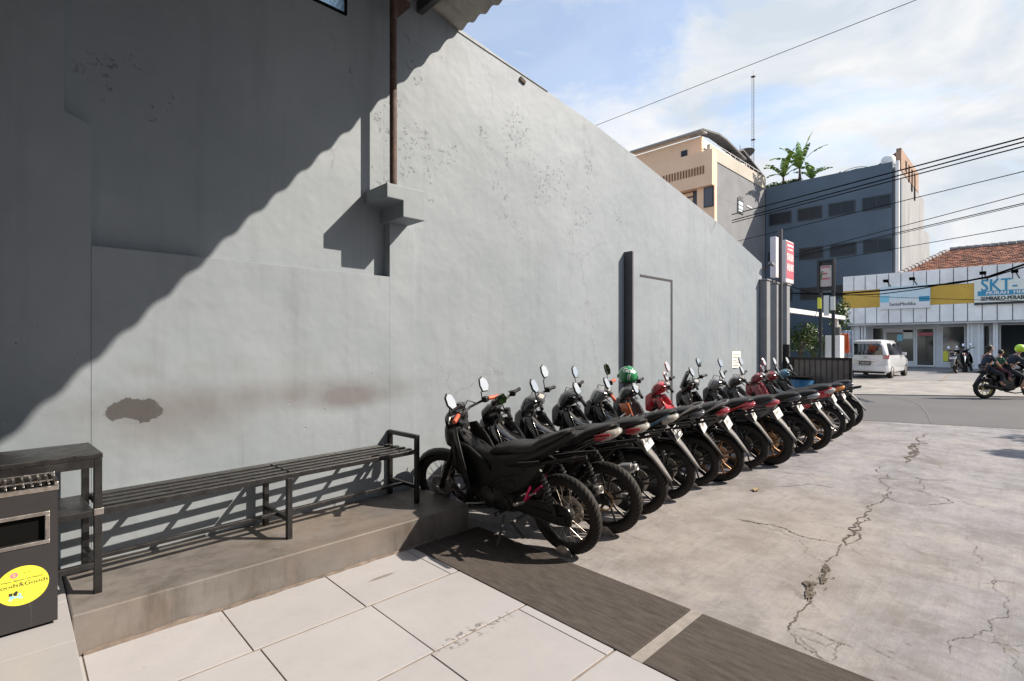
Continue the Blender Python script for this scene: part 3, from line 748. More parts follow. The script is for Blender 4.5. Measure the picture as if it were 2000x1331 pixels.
fr.box(hx0 - fw, hx1 + fw, -.006, .001, hz1, hz1 + fw); fr.box(hx0 - fw, hx1 + fw, -.006, .001, hz0 - fw, hz0); fr.box(hx0 - fw, hx0, -.006, .001, hz0, hz1); fr.box(hx1, hx1 + fw, -.006, .001, hz0, hz1)
fr.build('opening_frame', M['steel'], bin_, bevel=.003)
rim = MB(); z0 = bh - .045; z1 = bh
rim.box(-bw - .004, .004, -.004, .010, z0, z0 + .022); rim.box(-bw - .004, .004, bd - .01, bd + .004, z0, z1); rim.box(-.012, .004, .010, bd - .01, z0, z1 - .01); rim.box(-bw - .004, -bw + .012, .010, bd - .01, z0, z1)
tray = rim.build('ashtray', M['chrome'], bin_, bevel=.003)
bb_('ashtray_floor', -bw + .012, -.012, .010, bd - .01, z0 - .004, z0 + .006, 'void', 0, tray)
for i in range(13):
    x = -bw + .03 + i*(bw - .06)/12
    MB().box(x - .0045, x + .0045, .010, bd - .01, z0 + .026, z0 + .034).build('grille_bar', M['chrome'], tray, bevel=.002)
MB().box(-bw + .012, -.012, .06, .066, z0 + .034, z0 + .04).build('grille_rail', M['chrome'], tray)
# sticker
sc_ = (-.118, -.001, .215); sr = (.088, .086)
pts = [(sc_[0] + sr[0]*math.cos(2*math.pi*i/48), sc_[2] + sr[1]*math.sin(2*math.pi*i/48)) for i in range(48)]
st = MB().prism(pts, -.0014, -.0002, 'y').build('sticker', M['sticker'], bin_)
ux, uz = (1, 0, 0), (0, 0, 1)
put_text(text_mb('Foods&Goods', .0262, bold=.0003, sx=1.12), (sc_[0], -.0014, .222), ux, uz, 'lettering', M['ink'], st, .0004)
put_text(text_mb('Dapat dipesan via Maxim', .0118, bold=.0002, sx=1.15), (sc_[0], -.0014, .243), ux, uz, 'lettering', M['ink'], st, .0004)
put_text(text_mb('maxim', .011, sx=1.1, shear=.3), (sc_[0] + .012, -.0014, .272), ux, uz, 'lettering', M['ink'], st, .0004)
mb = MB(); mb.lathe([(.0065, -.0020), (.0125, -.0020)], (sc_[0] - .027, 0, .268), 'y', 24); mb.box(sc_[0]-.036, sc_[0]-.018, -.0021, -.0020, .266, .270); mb.build('logo', M['pink'], st, fixn=False)
mb = MB()   # delivery scooter pictogram
cx, cz = sc_[0] - .022, .176
for dx in (-.016, .017): mb.lathe([(.003, -.0019), (.0062, -.0019)], (cx + dx, 0, cz - .012), 'y', 16)
mb.prism([(cx-.018, cz-.008), (cx+.004, cz-.010), (cx+.014, cz-.008), (cx+.018, cz+.004), (cx+.010, cz+.012), (cx+.008, cz-.002), (cx-.004, cz-.004), (cx-.008, cz+.003), (cx-.020, cz+.003)], -.0021, -.0018)
mb.build('pictogram', M['teal'], st, fixn=False)
mb = MB(); mb.prism([(cx-.006, cz+.002), (cx+.004, cz), (cx+.006, cz+.012), (cx+.010, cz+.014), (cx+.002, cz+.022), (cx-.008, cz+.014)], -.0023, -.0020); mb.box(cx-.022, cx-.010, -.0022, -.0019, cz+.004, cz+.016)
mb.build('pictogram', M['ink'], st, fixn=False)
# ================================================================ MOTORCYCLES
M['tyre'], nb = newmat('tyre_rubber', .72, .35)
col = nb.mix(nb.rng(nb.noise(9, 5, .65), .35, .7), (.010, .0095, .0095), (.026, .022, .020)); nb.L(col, nb.b.inputs['Base Color'])
nb.bump([(nb.noise(60, 3, .6), .3, .003)])
M['bk_gloss'] = mat('black_gloss_plastic', (.007, .007, .008), .2, coat=.5, noise_amt=.5, nscale=6, rvar=.08)
M['bk_matt'] = mat('black_matt_plastic', (.0065, .0062, .0062), .46, spec=.35, noise_amt=.35, nscale=14, bump=.1, bscale=120)
M['seat'] = mat('seat_vinyl', (.014, .013, .0125), .42, spec=.4, noise_amt=.75, nscale=9, rvar=.14, bump=.25, bscale=160)
M['engine'] = mat('engine_casing', (.020, .019, .019), .45, metal=.4, noise_amt=.5, nscale=22, bump=.15)
M['alu'] = mat('alloy', (.46, .44, .42), .34, metal=.9, noise_amt=.3, nscale=20, rvar=.1)
M['rim_dark'] = mat('dark_rim', (.035, .034, .034), .35, metal=.5, noise_amt=.4, nscale=15)
M['gold'] = mat('bronze_alloy', (.22, .115, .05), .38, metal=.7, noise_amt=.3, nscale=20)
M['yellowrim'] = mat('yellow_gold_rim', (.55, .45, .14), .35, metal=.5)
M['mirror'] = mat('mirror_glass', (.95, .95, .95), .03, metal=1.0)
M['lens_red'] = mat('red_lens', (.30, .010, .018), .12, coat=1.0, spec=.7)
M['lens_clear'] = mat('clear_lens', (.34, .32, .29), .12, coat=1.0, noise_amt=.35, nscale=60)
M['lens_amber'] = mat('amber_lens', (.55, .20, .03), .15, coat=.6)
M['plate_w'] = mat('plate_white', (.66, .65, .63), .45, noise_amt=.15, nscale=40)
M['plate_k'] = mat('plate_black', (.02, .02, .022), .4)
M['mud'] = mat('grey_fender_plastic', (.12, .117, .117), .6, noise_amt=.35, nscale=9, bump=.15)
M['orange'] = mat('orange_grip', (.50, .085, .035), .5, noise_amt=.2, nscale=20)
M['red_p'] = mat('red_paint', (.42, .010, .022), .22, coat=.8, noise_amt=.12, nscale=5)
M['dred_p'] = mat('dark_red_paint', (.20, .010, .02), .25, coat=.7, noise_amt=.15, nscale=5)
M['orange_p'] = mat('orange_paint', (.62, .13, .02), .28, coat=.6)
M['blue_p'] = mat('blue_paint', (.05, .16, .26), .25, coat=.7, noise_amt=.15, nscale=5)
M['sil_p'] = mat('silver_grey_paint', (.30, .30, .31), .28, metal=.4, coat=.5, noise_amt=.12, nscale=6)
M['gry_p'] = mat('dark_grey_paint_gloss', (.055, .055, .062), .25, coat=.6, noise_amt=.2, nscale=6)
M['white_p'] = mat('white_body_paint', (.72, .72, .71), .25, coat=.6)
M['magenta'] = mat('anodised_pink_red', (.45, .02, .09), .3, metal=.6)
M['brass'] = mat('brass', (.42, .26, .10), .35, metal=.9)
M['spoke'] = mat('spoke_steel', (.50, .44, .38), .35, metal=.9)
M['lime'] = mat('lime_helmet', (.50, .75, .03), .3, coat=.5)
M['green_h'] = mat('green_helmet', (.004, .19, .058), .25, coat=.8)

MESH = {}
def shared(key, fn):
    if key not in MESH: MESH[key] = fn()
    return MESH[key]
def put_mesh(name, me, parent, loc=(0, 0, 0), rot=(0, 0, 0)):
    o = bpy.data.objects.new(name, me); COL.objects.link(o); o.parent = parent; o.location = loc; o.rotation_euler = rot; return o
def mesh_of(mb, m, smooth=50):
    o = mb.build('tmp', m, None, smooth); me = o.data; bpy.data.objects.remove(o); return me

def wheel(parent, x, Rw, tw, kind, rimm, rear=True, mat_=None):
    """tyre, rim, spokes and hub about an axle along y; mat_ turns the front wheel with the fork"""
    def make_tyre():
        mb = MB(); prof = []
        for i in range(15):
            a = -2.25 + 4.5*i/14; prof.append((Rw - tw*.52 + tw*.52*math.cos(a), tw*.5*math.sin(a)))
        mb.lathe(prof, n=56, closed=False)
        me = mesh_of(mb, M['tyre'], 70); return me
    def make_groove():
        mb = MB()
        n = 44
        for i in range(n):
            a = 2*math.pi*i/n
            for s in (-1, 1):
                pr = []
                for k in range(5):
                    th = s*(.15 + 1.0*k/4); rr = Rw - tw*.52 + tw*.522*math.cos(th) + .0008; aa = a + .14*k/4 + (math.pi/n if s > 0 else 0)
                    pr.append(Vector((rr*math.cos(aa), tw*.502*math.sin(th), rr*math.sin(aa))))
                vs = []
                for k, p in enumerate(pr):
                    w = .0038 if 0 < k < 4 else .001; t = Vector((-math.sin(a), 0, math.cos(a))); vs += [p - t*w, p + t*w]
                mb.add(vs, [(2*k, 2*k+1, 2*k+3, 2*k+2) for k in range(4)])
        return mesh_of(mb, M['void'], None)
    hub_r = .05 if kind != 'scoot' else .07
    def make_rim():
        r0 = Rw - tw*.92; mb = MB()
        mb.lathe([(r0 + .012, -tw*.34), (r0 + .012, -tw*.28), (r0 - .004, -tw*.20), (r0 - .010, 0), (r0 - .004, tw*.20), (r0 + .012, tw*.28), (r0 + .012, tw*.34), (r0 + .022, tw*.3), (r0+.006, 0), (r0 + .022, -tw*.3)], n=48, closed=True)
        return mesh_of(mb, rimm, 60)
    def make_hub():
        mb = MB(); mb.lathe([(.0, -.062), (.03, -.062), (.032, -.045), (hub_r, -.042), (hub_r, -.036), (hub_r - .01, -.03), (hub_r - .01, .03), (hub_r, .036), (hub_r, .042), (.032, .045), (.03, .062), (.0, .062)], n=24)
        return mesh_of(mb, M['alu'] if kind == 'spoke' else rimm, 40)
    def make_cast():
        r0 = Rw - tw*.92; mb = MB()
        for s in (-1, 1):
            a0, a1 = s*.30, s*.10
            p = [(hub_r - .012, 0), (r0*.55, s*.012), (r0 + .002, s*.052)]
            mb.tube([(p[0][0], 0, s*.018), (p[1][0], 0, s*.020), (p[2][0], 0, s*.052)], [.0125, .0095, .0105], 8)
        return mesh_of(mb, rimm, 60)
    def make_wires():
        r0 = Rw - tw*.92; mb = MB()
        for i in range(36):
            a = 2*math.pi*i/36; s = 1 if i % 2 else -1; d = .55 if (i//2) % 2 else -.55
            mb.tube([((hub_r - .003)*math.cos(a + d), s*.038, (hub_r - .003)*math.sin(a + d)), (r0*math.cos(a), s*.006, r0*math.sin(a))], .0016, 5, False)
        return mesh_of(mb, M['spoke'], None)
    k = (round(Rw, 3), round(tw, 3), kind, rimm.name)
    w = put_mesh('rear_wheel' if rear else 'front_wheel', shared(('rim',) + k, make_rim), parent, (x, 0, Rw))
    if mat_ is not None: w.matrix_local = mat_ @ Matrix.Translation((x, 0, Rw))
    put_mesh('tyre', shared(('tyre',) + k[:2], make_tyre), w); g = put_mesh('tread_groove', shared(('groove',) + k[:2], make_groove), w)
    put_mesh('hub', shared(('hub',) + k, make_hub), w)
    if kind == 'spoke':
        s = put_mesh('wire_spokes', shared(('wire',) + k, make_wires), w)
    else:
        n = 5 if kind == 'cast' else 3
        for i in range(n): put_mesh('spoke', shared(('cast',) + k, make_cast), w, (0, 0, 0), (0, -2*math.pi*i/n - .35, 0))
    def make_disc():
        mb = MB(); mb.lathe([(.055, -.002), (.105, -.002), (.105, .002), (.055, .002)], n=30, closed=True)
        for i in range(6):
            a = 2*math.pi*i/6; mb.bar((.03*math.cos(a), 0, .03*math.sin(a)), (.062*math.cos(a), 0, .062*math.sin(a)), .003, .014, up=(0, 1, 0))
        return mesh_of(mb, M['alu'], None)
    put_mesh('brake_disc', shared('disc', make_disc), w, (0, -.07 if rear else .066, 0))
    return w

def coil(a, b, r, turns, wire):
    a = Vector(a); b = Vector(b); d = (b - a); L_ = d.length; t = d.normalized(); x = t.cross(Vector((0, 1, 0))).normalized(); y = t.cross(x); pts = []
    for i in range(turns*9 + 1):
        th = 2*math.pi*i/9; pts.append(a + t*L_*i/(turns*9) + x*r*math.cos(th) + y*r*math.sin(th))
    return pts

def make_bike(label, loc, yaw, P, group='motorcycles parked in a row along the grey wall'):
    g = dict(paint='bk_gloss', tail='bk_gloss', wheel='cast', rim='rim_dark', R=.285, tw=.085, WB=1.24, lean=7.5, steer=16, style='underbone', grip='bk_matt',
             lamp='lens_red', plate='white', fender='mud', mirror=True, mirror_m='bk_matt', hand=1.0, seat_h=.0, muffler=True, accent=None, text=None, seatband=False,
             cat='motorcycle', stand=True, mirrors=2, shield=None, head=None, mirror_h=.16, small=False, tailup=0, scale=1.0, name=None)
    g.update(P)
    name = g['name'] or ('motor_scooter' if g['style'] == 'scooter' else 'motorcycle')
    root = empty(name, loc, 0, label, g['cat'], group)
    h = R(yaw)          # heading: 0 = straight at the wall (+Y), positive = turned towards -X
    root.rotation_euler = (Matrix.Rotation(R(90) + h, 4, 'Z') @ Matrix.Rotation(-R(g['lean'] + (random.Random(len(label)).uniform(-2, 1.8) if g['lean'] else 0)), 4, 'X')).to_euler()
    root.scale = (g['scale'],)*3
    vr = random.Random(len(label)*7 + int(loc[0]*10)); g['steer'] += vr.uniform(-7, 8)
    Rw, tw, WB = g['R'], g['tw'], g['WB']; sh = g['seat_h']; sc = g['style'] == 'scooter'; big = g.get('big')
    mp_ = M[g['paint']]; mt = M[g['tail']]
    TAILN = {'tail_cover', 'seat', 'tail_lamp', 'indicator', 'side_stripe', 'grab_rail', 'seat_rib'}
    tk = g.get('tailk', .63)
    def B(mb, nm, m, par=None, **k):
        k.setdefault('smooth', 45)
        if nm in TAILN:
            kk = .74 if nm == 'rear_fender' else tk
            mb.v = [Vector((.4 - (.4 - v.x)*kk if v.x < .4 else v.x, v.y, v.z)) for v in mb.v]
        return mb.build(nm, m if not isinstance(m, str) else M[m], par or root, **k)
    # steering transform
    A = Vector((WB - .03, 0, Rw)); ax = Vector((-.44, 0, .9)).normalized()
    ST = Matrix.Translation(A) @ Matrix.Rotation(R(g['steer']), 4, ax) @ Matrix.Translation(-A)
    wheel(root, 0, Rw, tw, g['wheel'], M[g['rim']], True)
    wheel(root, WB, Rw, tw*.82, g['wheel'], M[g['rim']], False, ST)
    # ---- rear end
    if not sc:
        for s in (-1, 1):
            mb = MB(); mb.bar((-.03, s*.088, Rw), (.42, s*.085, Rw + .03), .022, .042); mb.bar((-.055, s*.088, Rw), (-.01, s*.088, Rw), .028, .05); B(mb, 'swingarm', 'bk_matt', bevel=.004)
            top = (.10, s*.115, .60); bot = (.015, s*.115, Rw + .03)
            mb = MB(); mb.tube([bot, top], .014, 8); mb.tube([(.035, s*.115, Rw+.10), (.095, s*.115, .58)], .019, 8)
            sa = B(mb, 'shock_absorber', 'bk_matt'); B(MB().tube(coil((.03, s*.115, Rw + .09), (.093, s*.115, .57), .025, 7, 0), .0045, 5, False), 'spring', M[g.get('spring', 'dark_steel')], sa)
        mb = MB(); mb.lathe([(0, .056), (.048, .056), (.075, .060), (.075, .066), (.02, .070), (0, .070)], n=28); mb.lathe([(0, .070), (.011, .070), (.011, .10), (0, .10)], n=10)
        B(mb, 'sprocket', M['alu'])
        prof = [(-.09, Rw - .05), (-.10, Rw + .02), (-.06, Rw + .075), (.0, Rw + .092), (.40, Rw + .085), (.44, Rw + .06), (.44, Rw - .0), (.40, Rw - .03), (.02, Rw - .06)]
        if g.get('open_chain'):
            mb = MB()
            for zz in (.074, -.074):
                for i in range(34):
                    x = .012*i; mb.obox((x, .066, Rw + zz*(1 - .0*x) * (1 - .8*x)), (.009, .010, .011))
            for i in range(18):
                a = math.pi/2 + math.pi*i/17; mb.obox((.078*math.cos(a), .066, Rw + .078*math.sin(a)), (.009, .010, .011), Matrix.Rotation(-a, 3, 'Y'))
            B(mb, 'chain', 'brass', smooth=None)
            B(MB().bar((.02, .072, Rw + .10), (.40, .072, Rw + .085), .03, .006), 'chain_guard', 'bk_matt')
        else:
            mb = MB(); mb.prism(prof, .058, .088, 'y'); B(mb, 'chain_case', 'bk_matt', bevel=.008)
        # engine
        mb = MB(); mb.sloft([(.36, Rw + .02, .07, .05, 0), (.44, Rw + .03, .11, .10, 0), (.60, Rw + .03, .12, .115, 0), (.74, Rw + .05, .10, .10, 0), (.80, Rw + .07, .05, .06, 0)]); 
        en = B(mb, 'engine', 'engine')
        mb = MB(); mb.lathe([(0, .0), (.085, .0), (.09, .012), (.07, .03), (.0, .034)], c=(.66, .10, Rw + .04), n=24); mb.lathe([(0, 0), (.055, 0), (.055, .02), (0, .024)], c=(.48, .10, Rw + .02), n=20)
        B(mb, 'crankcase_cover', M[g.get('case', 'engine')], en)
        mb = MB()
        for i in range(9): x = .80 + i*.017; mb.obox((x, 0, Rw + .09 + i*.006), (.006, .13, .13), Matrix.Rotation(-.3, 3, 'Y'))
        mb.tube([(.76, 0, Rw + .08), (.97, 0, Rw + .145)], .045, 10); B(mb, 'cylinder_fins', 'engine', en, smooth=30)
        B(MB().tube([(.97, -.02, Rw + .08), (.99, -.04, Rw - .02), (.93, -.08, Rw - .10), (.70, -.13, Rw - .12), (.42, -.14, Rw - .07)], .017, 8), 'exhaust_pipe', 'bk_matt')
        # dark side covers that close the space under seat and frame
        for s in (-1, 1):
            mb = MB(); mb.prism([(.60, .60), (.64, .44), (.50, .36), (.34, .42), (.16, .56), (.10, .66), (.30, .70), (.50, .66)], s*.055, s*.098, 'y'); B(mb, 'side_cover', g['tail'], bevel=.012)
            mb = MB(); mb.prism([(1.0, .74), (.99, .52), (.90, .36), (.76, .30), (.62, .34), (.58, .50), (.66, .60), (.84, .70)], s*.060, s*.100, 'y'); B(mb, 'lower_fairing', g['paint'], bevel=.014)
        # frame and pegs
        mb = MB(); mb.tube([(1.0, 0, .80), (.78, 0, .60), (.60, 0, .50), (.50, 0, .30)], .028, 8)
        for s in (-1, 1): mb.tube([(.60, s*.05, .52), (.30, s*.09, .62), (.0, s*.10, .70), (-.25, s*.07, .76)], .013, 6); mb.tube([(.45, s*.08, Rw + .02), (.12, s*.10, .62)], .012, 6)
        B(mb, 'frame', 'bk_matt')
        for s in (-1, 1):
            B(MB().tube([(.48, s*.08, Rw - .03), (.48, s*.22, Rw - .03)], .014, 8), 'footpeg', 'bk_matt')
            mb = MB(); mb.tube([(.22, s*.105, Rw + .20), (.27, s*.13, Rw + .08)], .011, 6); mb.tube([(.12, s*.105, Rw + .22), (.27, s*.13, Rw + .08)], .009, 6)
            pb = B(mb, 'peg_bracket', M[g.get('bracket', 'bk_matt')]); B(MB().tube([(.27, s*.13, Rw + .08), (.285, s*.225, Rw + .09)], .013, 8), 'passenger_peg', M[g.get('peg', 'bk_matt')], pb)
        B(MB().tube([(.62, .10, Rw), (.72, .16, Rw - .01), (.83, .17, Rw - .03)], .008, 6), 'gear_lever', 'alu')
    else:
        # swing-arm engine unit of the scooter on the left side of the wheel
        mb = MB(); mb.sloft([(-.06, Rw, .012, .035, 0), (.0, Rw, .03, .065, 0), (.18, Rw + .02, .035, .075, 0), (.36, Rw + .04, .045, .085, 0), (.46, Rw + .05, .03, .06, 0)], yc=.105)
        B(mb, 'transmission_case', 'engine')
        mb = MB(); mb.sloft([(.30, Rw + .04, .09, .08, 0), (.46, Rw + .05, .12, .10, 0), (.60, Rw + .05, .08, .08, 0)]); B(mb, 'engine', 'engine')
        for s in (-1, 1):
            mb = MB(); mb.tube([(-.02, s*.125, Rw + .04), (.05, s*.125, .60)], .013, 8); sa = B(mb, 'shock_absorber', 'bk_matt')
            B(MB().tube(coil((-.01, s*.125, Rw + .09), (.045, s*.125, .57), .024, 7, 0), .0045, 5, False), 'spring', M[g.get('spring', 'alu')], sa)
    if g['muffler']:
        z0 = Rw + (.02 if sc else .0)
        mb = MB(); mb.tube([(.34, -.135, z0 - .02), (.22, -.15, z0 + .03), (-.10, -.17, z0 + g.get('muf_up', .09)), (-.16, -.172, z0 + g.get('muf_up', .09) + .018)], [.03, .048, .052, .040], 16)
        mf = B(mb, 'muffler', M[g.get('muf', 'bk_matt')]); a = Vector((-.16, -.172, z0 + g.get('muf_up', .09) + .018)); dr = Vector((-.97, -.03, .22)).normalized()
        mb = MB(); mb.tube([a - dr*.01, a + dr*.045], [.026, .026], 14, False); B(mb, 'muffler_tip', 'alu', mf, solid=.004); B(MB().tube([a, a + dr*.012], .023, 12), 'muffler_bore', 'void', mf)
    # ---- stands
    if g['stand']:
        B(MB().tube([(.50, .10, Rw - .08), (.47, .21, .08), (.465, .245, .035)], [.011, .010, .010], 8), 'side_stand', 'dark_steel')
        mb = MB(); mb.tube([(.44, -.10, Rw - .12), (.30, -.14, .07)], .011, 6); mb.tube([(.44, .10, Rw - .12), (.30, .13, .09)], .011, 6); mb.tube([(.42, -.11, Rw - .12), (.42, .11, Rw - .12)], .012, 6); B(mb, 'centre_stand', 'dark_steel')
    # ---- bodywork behind the steering head
    tu = g['tailup']
    if not sc:
        mb = MB(); mb.sloft([(.62, .60, .07, .06), (.48, .625, .10, .075), (.28, .665, .115, .072), (.08, .715, .112, .062), (-.12, .765 + tu*.3, .095, .050), (-.30, .815 + tu*.7, .070, .036), (-.42, .85 + tu, .030, .014)], n=3.0)
        B(mb, 'tail_cover', mt)
        if g['accent']:
            for s in (-1, 1):
                mb = MB(); ps = [(.40, .665), (.15, .70), (-.10, .765 + tu*.3), (-.34, .848 + tu*.8), (-.30, .80 + tu*.7), (-.05, .725), (.20, .665)]
                vs = [(x, s*(.128 if x > .1 else (.121 if x > -.08 else (.105 if x > -.2 else .078))), z) for x, z in ps]
                mb.add(vs, [tuple(range(7))]); B(mb, 'side_stripe', M[g['accent']], smooth=None, solid=.006)
        mb = MB(); mb.sloft([(1.01, .83, .035, .05, -.9), (.92, .745, .062, .07, -.85), (.80, .645, .070, .085, -.7), (.68, .585, .078, .10, -.5), (.56, .57, .085, .105, -.1), (.48, .58, .09, .09, 0)], n=2.6)
        B(mb, 'frame_cover', mp_)
        sea = [(.64, .665 + sh, .055, .018), (.56, .70 + sh, .095, .040), (.42, .732 + sh, .112, .042), (.22, .745 + sh, .120, .042), (.06, .765 + sh, .118, .043), (-.06, .806 + tu*.2, .110, .042), (-.20, .828 + tu*.5, .094, .036), (-.32, .848 + tu*.9, .072, .024), (-.385, .858 + tu, .036, .010)]
    else:
        dp = .02 if big else 0
        mb = MB(); mb.sloft([(.60, .50, .09, .15), (.46, .53, .14, .18 + dp), (.25, .60, .155, .155 + dp), (.05, .66, .15, .125 + dp), (-.14, .715 + tu*.3, .125, .10 + dp), (-.30, .765 + tu*.7, .095, .075 + dp), (-.40, .80 + tu, .05, .04)], n=3.2)
        B(mb, 'tail_cover', mt)
        if g['accent']:
            for s in (-1, 1):
                ps = [(.50, .60), (.20, .70), (-.10, .78 + tu*.3), (-.34, .84 + tu*.8), (-.32, .79 + tu*.7), (-.05, .70), (.25, .58)]
                mb = MB(); mb.add([(x, s*(.160 if x > .1 else (.152 if x > -.08 else (.128 if x > -.2 else .095))), z) for x, z in ps], [tuple(range(7))]); B(mb, 'side_stripe', M[g['accent']], smooth=None, solid=.006)
        B(MB().sloft([(1.0, .285, .12, .03, .4), (.88, .255, .14, .035, 0), (.62, .255, .14, .035, 0), (.52, .30, .12, .07, 0)], n=4), 'floorboard', 'bk_matt')
        sea = [(.60, .69 + sh, .07, .025), (.50, .72 + sh, .115, .045), (.34, .745 + sh, .135, .055), (.14, .765 + sh, .138, .055), (-.02, .805 + sh, .13, .052), (-.16, .835 + tu*.4, .115, .046), (-.30, .858 + tu*.8, .09, .032), (-.37, .87 + tu, .05, .012)]
    st_ = B(MB().sloft(sea, n=2.8, k=18), 'seat', 'seat', smooth=60)
    if g['seatband']:
        mb = MB()
        for i in range(7):
            t = i/6; x = .40 - .62*t; z = (.792 + sh if x > .1 else .792 + sh + (.1 - x)*.30); mb.obox((x, 0, z + .004), (.018, .19 - .05*t, .012), Matrix.Rotation(.12, 3, 'Y'))
        B(mb, 'seat_rib', 'gry_p', st_, bevel=.004)
    # grab rail
    if g.get('rail'):
        B(MB().tube([(-.08, .12, .79 + tu*.3), (-.28, .11, .87 + tu), (-.42, .06, .90 + tu), (-.42, -.06, .90 + tu), (-.28, -.11, .87 + tu), (-.08, -.12, .79 + tu*.3)], .011, 8), 'grab_rail', M[g['rail']])
    # tail lamp and indicators
    lz = .775 + tu
    if g['lamp']:
        mb = MB(); mb.sloft([(-.24, lz - .012, .105, .045), (-.33, lz + .008, .098, .044), (-.41, lz + .025, .07, .034), (-.455, lz + .035, .03, .014)], n=2.6)
        tl = B(mb, 'tail_lamp', M[g['lamp']])
        if g.get('lamp_side'):
            for s in (-1, 1):
                B(MB().sloft([(-.18, lz - .01, .018, .024), (-.28, lz + .0, .020, .026), (-.37, lz + .022, .008, .010)], yc=s*.105), 'indicator', M[g['lamp_side']], tl)
    # rear fender, plate
    if g['fender']:
        mf_ = M[g['fender']]
        mb = MB(); st2 = [(.0, .725 + tu*.6, .092), (-.06, .675 + tu*.5, .088), (-.12, .615 + tu*.3, .078), (-.185, .54, .064), (-.245, .455, .047), (-.298, .375, .028), (-.318, .345, .012)]
        vs = []
        for x, z, w in st2: vs += [(x + .012, -w, z - .012), (x, -w*.5, z), (x - .004, 0, z + .002), (x, w*.5, z), (x + .012, w, z - .012)]
        mb.add(vs, [(5*i + j, 5*i + j + 1, 5*i + j + 6, 5*i + j + 5) for i in range(6) for j in range(4)])
        B(mb, 'rear_fender', mf_, solid=.006, smooth=50)
    mb = MB(); vs = []       # inner mudguard hugging the wheel
    for i in range(13):
        a = R(20 + 150*i/12); r = Rw + .022
        vs += [(r*math.cos(a), -.052, r*math.sin(a) + Rw), ((r + .012)*math.cos(a), 0, (r + .012)*math.sin(a) + Rw), (r*math.cos(a), .052, r*math.sin(a) + Rw)]
    if g.get('inner', True) and not g.get('bare'):
        mb.add([v for v in vs[:24]], [(3*i + j, 3*i + j + 1, 3*i + j + 4, 3*i + j + 3) for i in range(7) for j in range(2)]); B(mb, 'inner_mudguard', 'bk_matt', solid=.004)
    if g['plate']:
        pc = Vector((-.115, 0, .665 + tu*.4)); tl_ = R(27); ux = Vector((0, -1, 0)); uz = Vector((math.sin(tl_), 0, math.cos(tl_))); nn = ux.cross(uz)
        Mx = Matrix((ux, uz, nn)).transposed()
        def pl(mb_, nm, m, par, off): 
            mb_.v = [pc + Mx @ Vector((v.x, v.y, v.z + off)) for v in mb_.v]; return mb_.build(nm, m, par, fixn=False)
        PM = M['plate_w'] if g['plate'] == 'white' else M['plate_k']; IK = M['ink'] if g['plate'] == 'white' else M['plate_w']
        base = MB().box(-.128, .128, -.060, .056, -.002, .0015); q = pl(base, 'number_plate', PM, root, .004)
        rimb = MB(); 
        for a_ in ((-.128, .128, .051, .056), (-.128, .128, -.060, -.055), (-.128, -.123, -.055, .051), (.123, .128, -.055, .051)): rimb.box(a_[0], a_[1], a_[2], a_[3], 0, .0012)
        pl(rimb, 'plate_border', IK, q, .0056)
        if g['text']:
            tm = text_mb(g['text'], .064, bold=.0012, sx=.80); tm.v = [v + Vector((0, .018, 0)) for v in tm.v]; pl(tm, 'lettering', IK, q, .0066)
        else:
            r3 = random.Random(hash(label) % 1000 if False else len(label)); tm = MB(); x = -.105
            for k in range(8):
                if k in (1, 6): x += .013; continue
                w = .017
                for _ in range(3):
                    zz = r3.choice((-.003, .014, .031)); tm.box(x, x + w, zz, zz + .006, 0, .0008)
                tm.box(x + r3.choice((0, w - .005)), x + r3.choice((.005, w)), -.003, .037, 0, .0009); x += w + .008
            pl(tm, 'lettering', IK, q, .0058)
        tm = MB().box(.035, .105, -.045, -.022, 0, .001) if g['plate'] == 'white' else MB().box(-.01, .10, -.045, -.018, 0, .001)
        pl(tm, 'plate_sticker', M['white'] if g['plate'] == 'white' else M['plate_w'], q, .006)
    # ---- front: fork, fender, wheel turned by the steering
    def F(mb, nm, m, par=None, **k): mb.v = [ST @ v for v in mb.v]; return B(mb, nm, m, par, **k)
    for s in (-1, 1):
        mb = MB(); mb.tube([(WB, s*.062, Rw), (WB - .10, s*.062, Rw + .21)], [.024, .024], 10); mb.tube([(WB - .10, s*.062, Rw + .21), (1.035, s*.062, Rw + .42)], .016, 10); F(mb, 'fork_leg', M[g.get('fork', 'bk_matt')])
    F(MB().bar((1.04, -.085, Rw + .41), (1.04, .085, Rw + .41), .05, .03), 'fork_crown', 'bk_matt', bevel=.004)
    mb = MB(); vs = []; nf = 14
    for i in range(nf + 1):
        a = R(-8 + 172*i/nf); r = Rw + .028; w = .058*(1 if 2 < i < nf - 2 else .75)
        for t, dr in ((-1, -.028), (-.6, .0), (0, .012), (.6, .0), (1, -.028)):
            vs.append((WB + (r + dr)*math.cos(a), t*w, Rw + (r + dr)*math.sin(a)))
    mb.add(vs, [(5*i + j, 5*i + j + 1, 5*i + j + 6, 5*i + j + 5) for i in range(nf) for j in range(4)]); F(mb, 'front_fender', M[g.get('ffender') or g['paint']], solid=.005, smooth=60)
    # leg shields / apron
    mS = M[g['shield'] or g['paint']]
    wd = .20 if not sc else .22; ztop = .80; zbot = .40 if not sc else .26
    for s in (-1, 1):
        mb = MB(); nu, nv = 9, 7; vs = []
        for i in range(nu + 1):
            u = i/nu; zz = ztop + (zbot - ztop)*u
            for j in range(nv + 1):
                v = j/nv; w = .045 + (wd - .045 - .05*max(0, u - .45) - .08*(1-u)**3)*v
                x = 1.10 - .16*u - .17*v**1.6 - (.05*math.sin(math.pi*u))
                vs.append((x, s*w, zz + .05*v*(1-u) - .05*v*u))
        mb.add(vs, [(i*(nv+1)+j, i*(nv+1)+j+1, (i+1)*(nv+1)+j+1, (i+1)*(nv+1)+j) for i in range(nu) for j in range(nv)])
        B(mb, 'leg_shield', mS if (s > 0 or not g['shield']) else mp_, solid=.008, smooth=70)
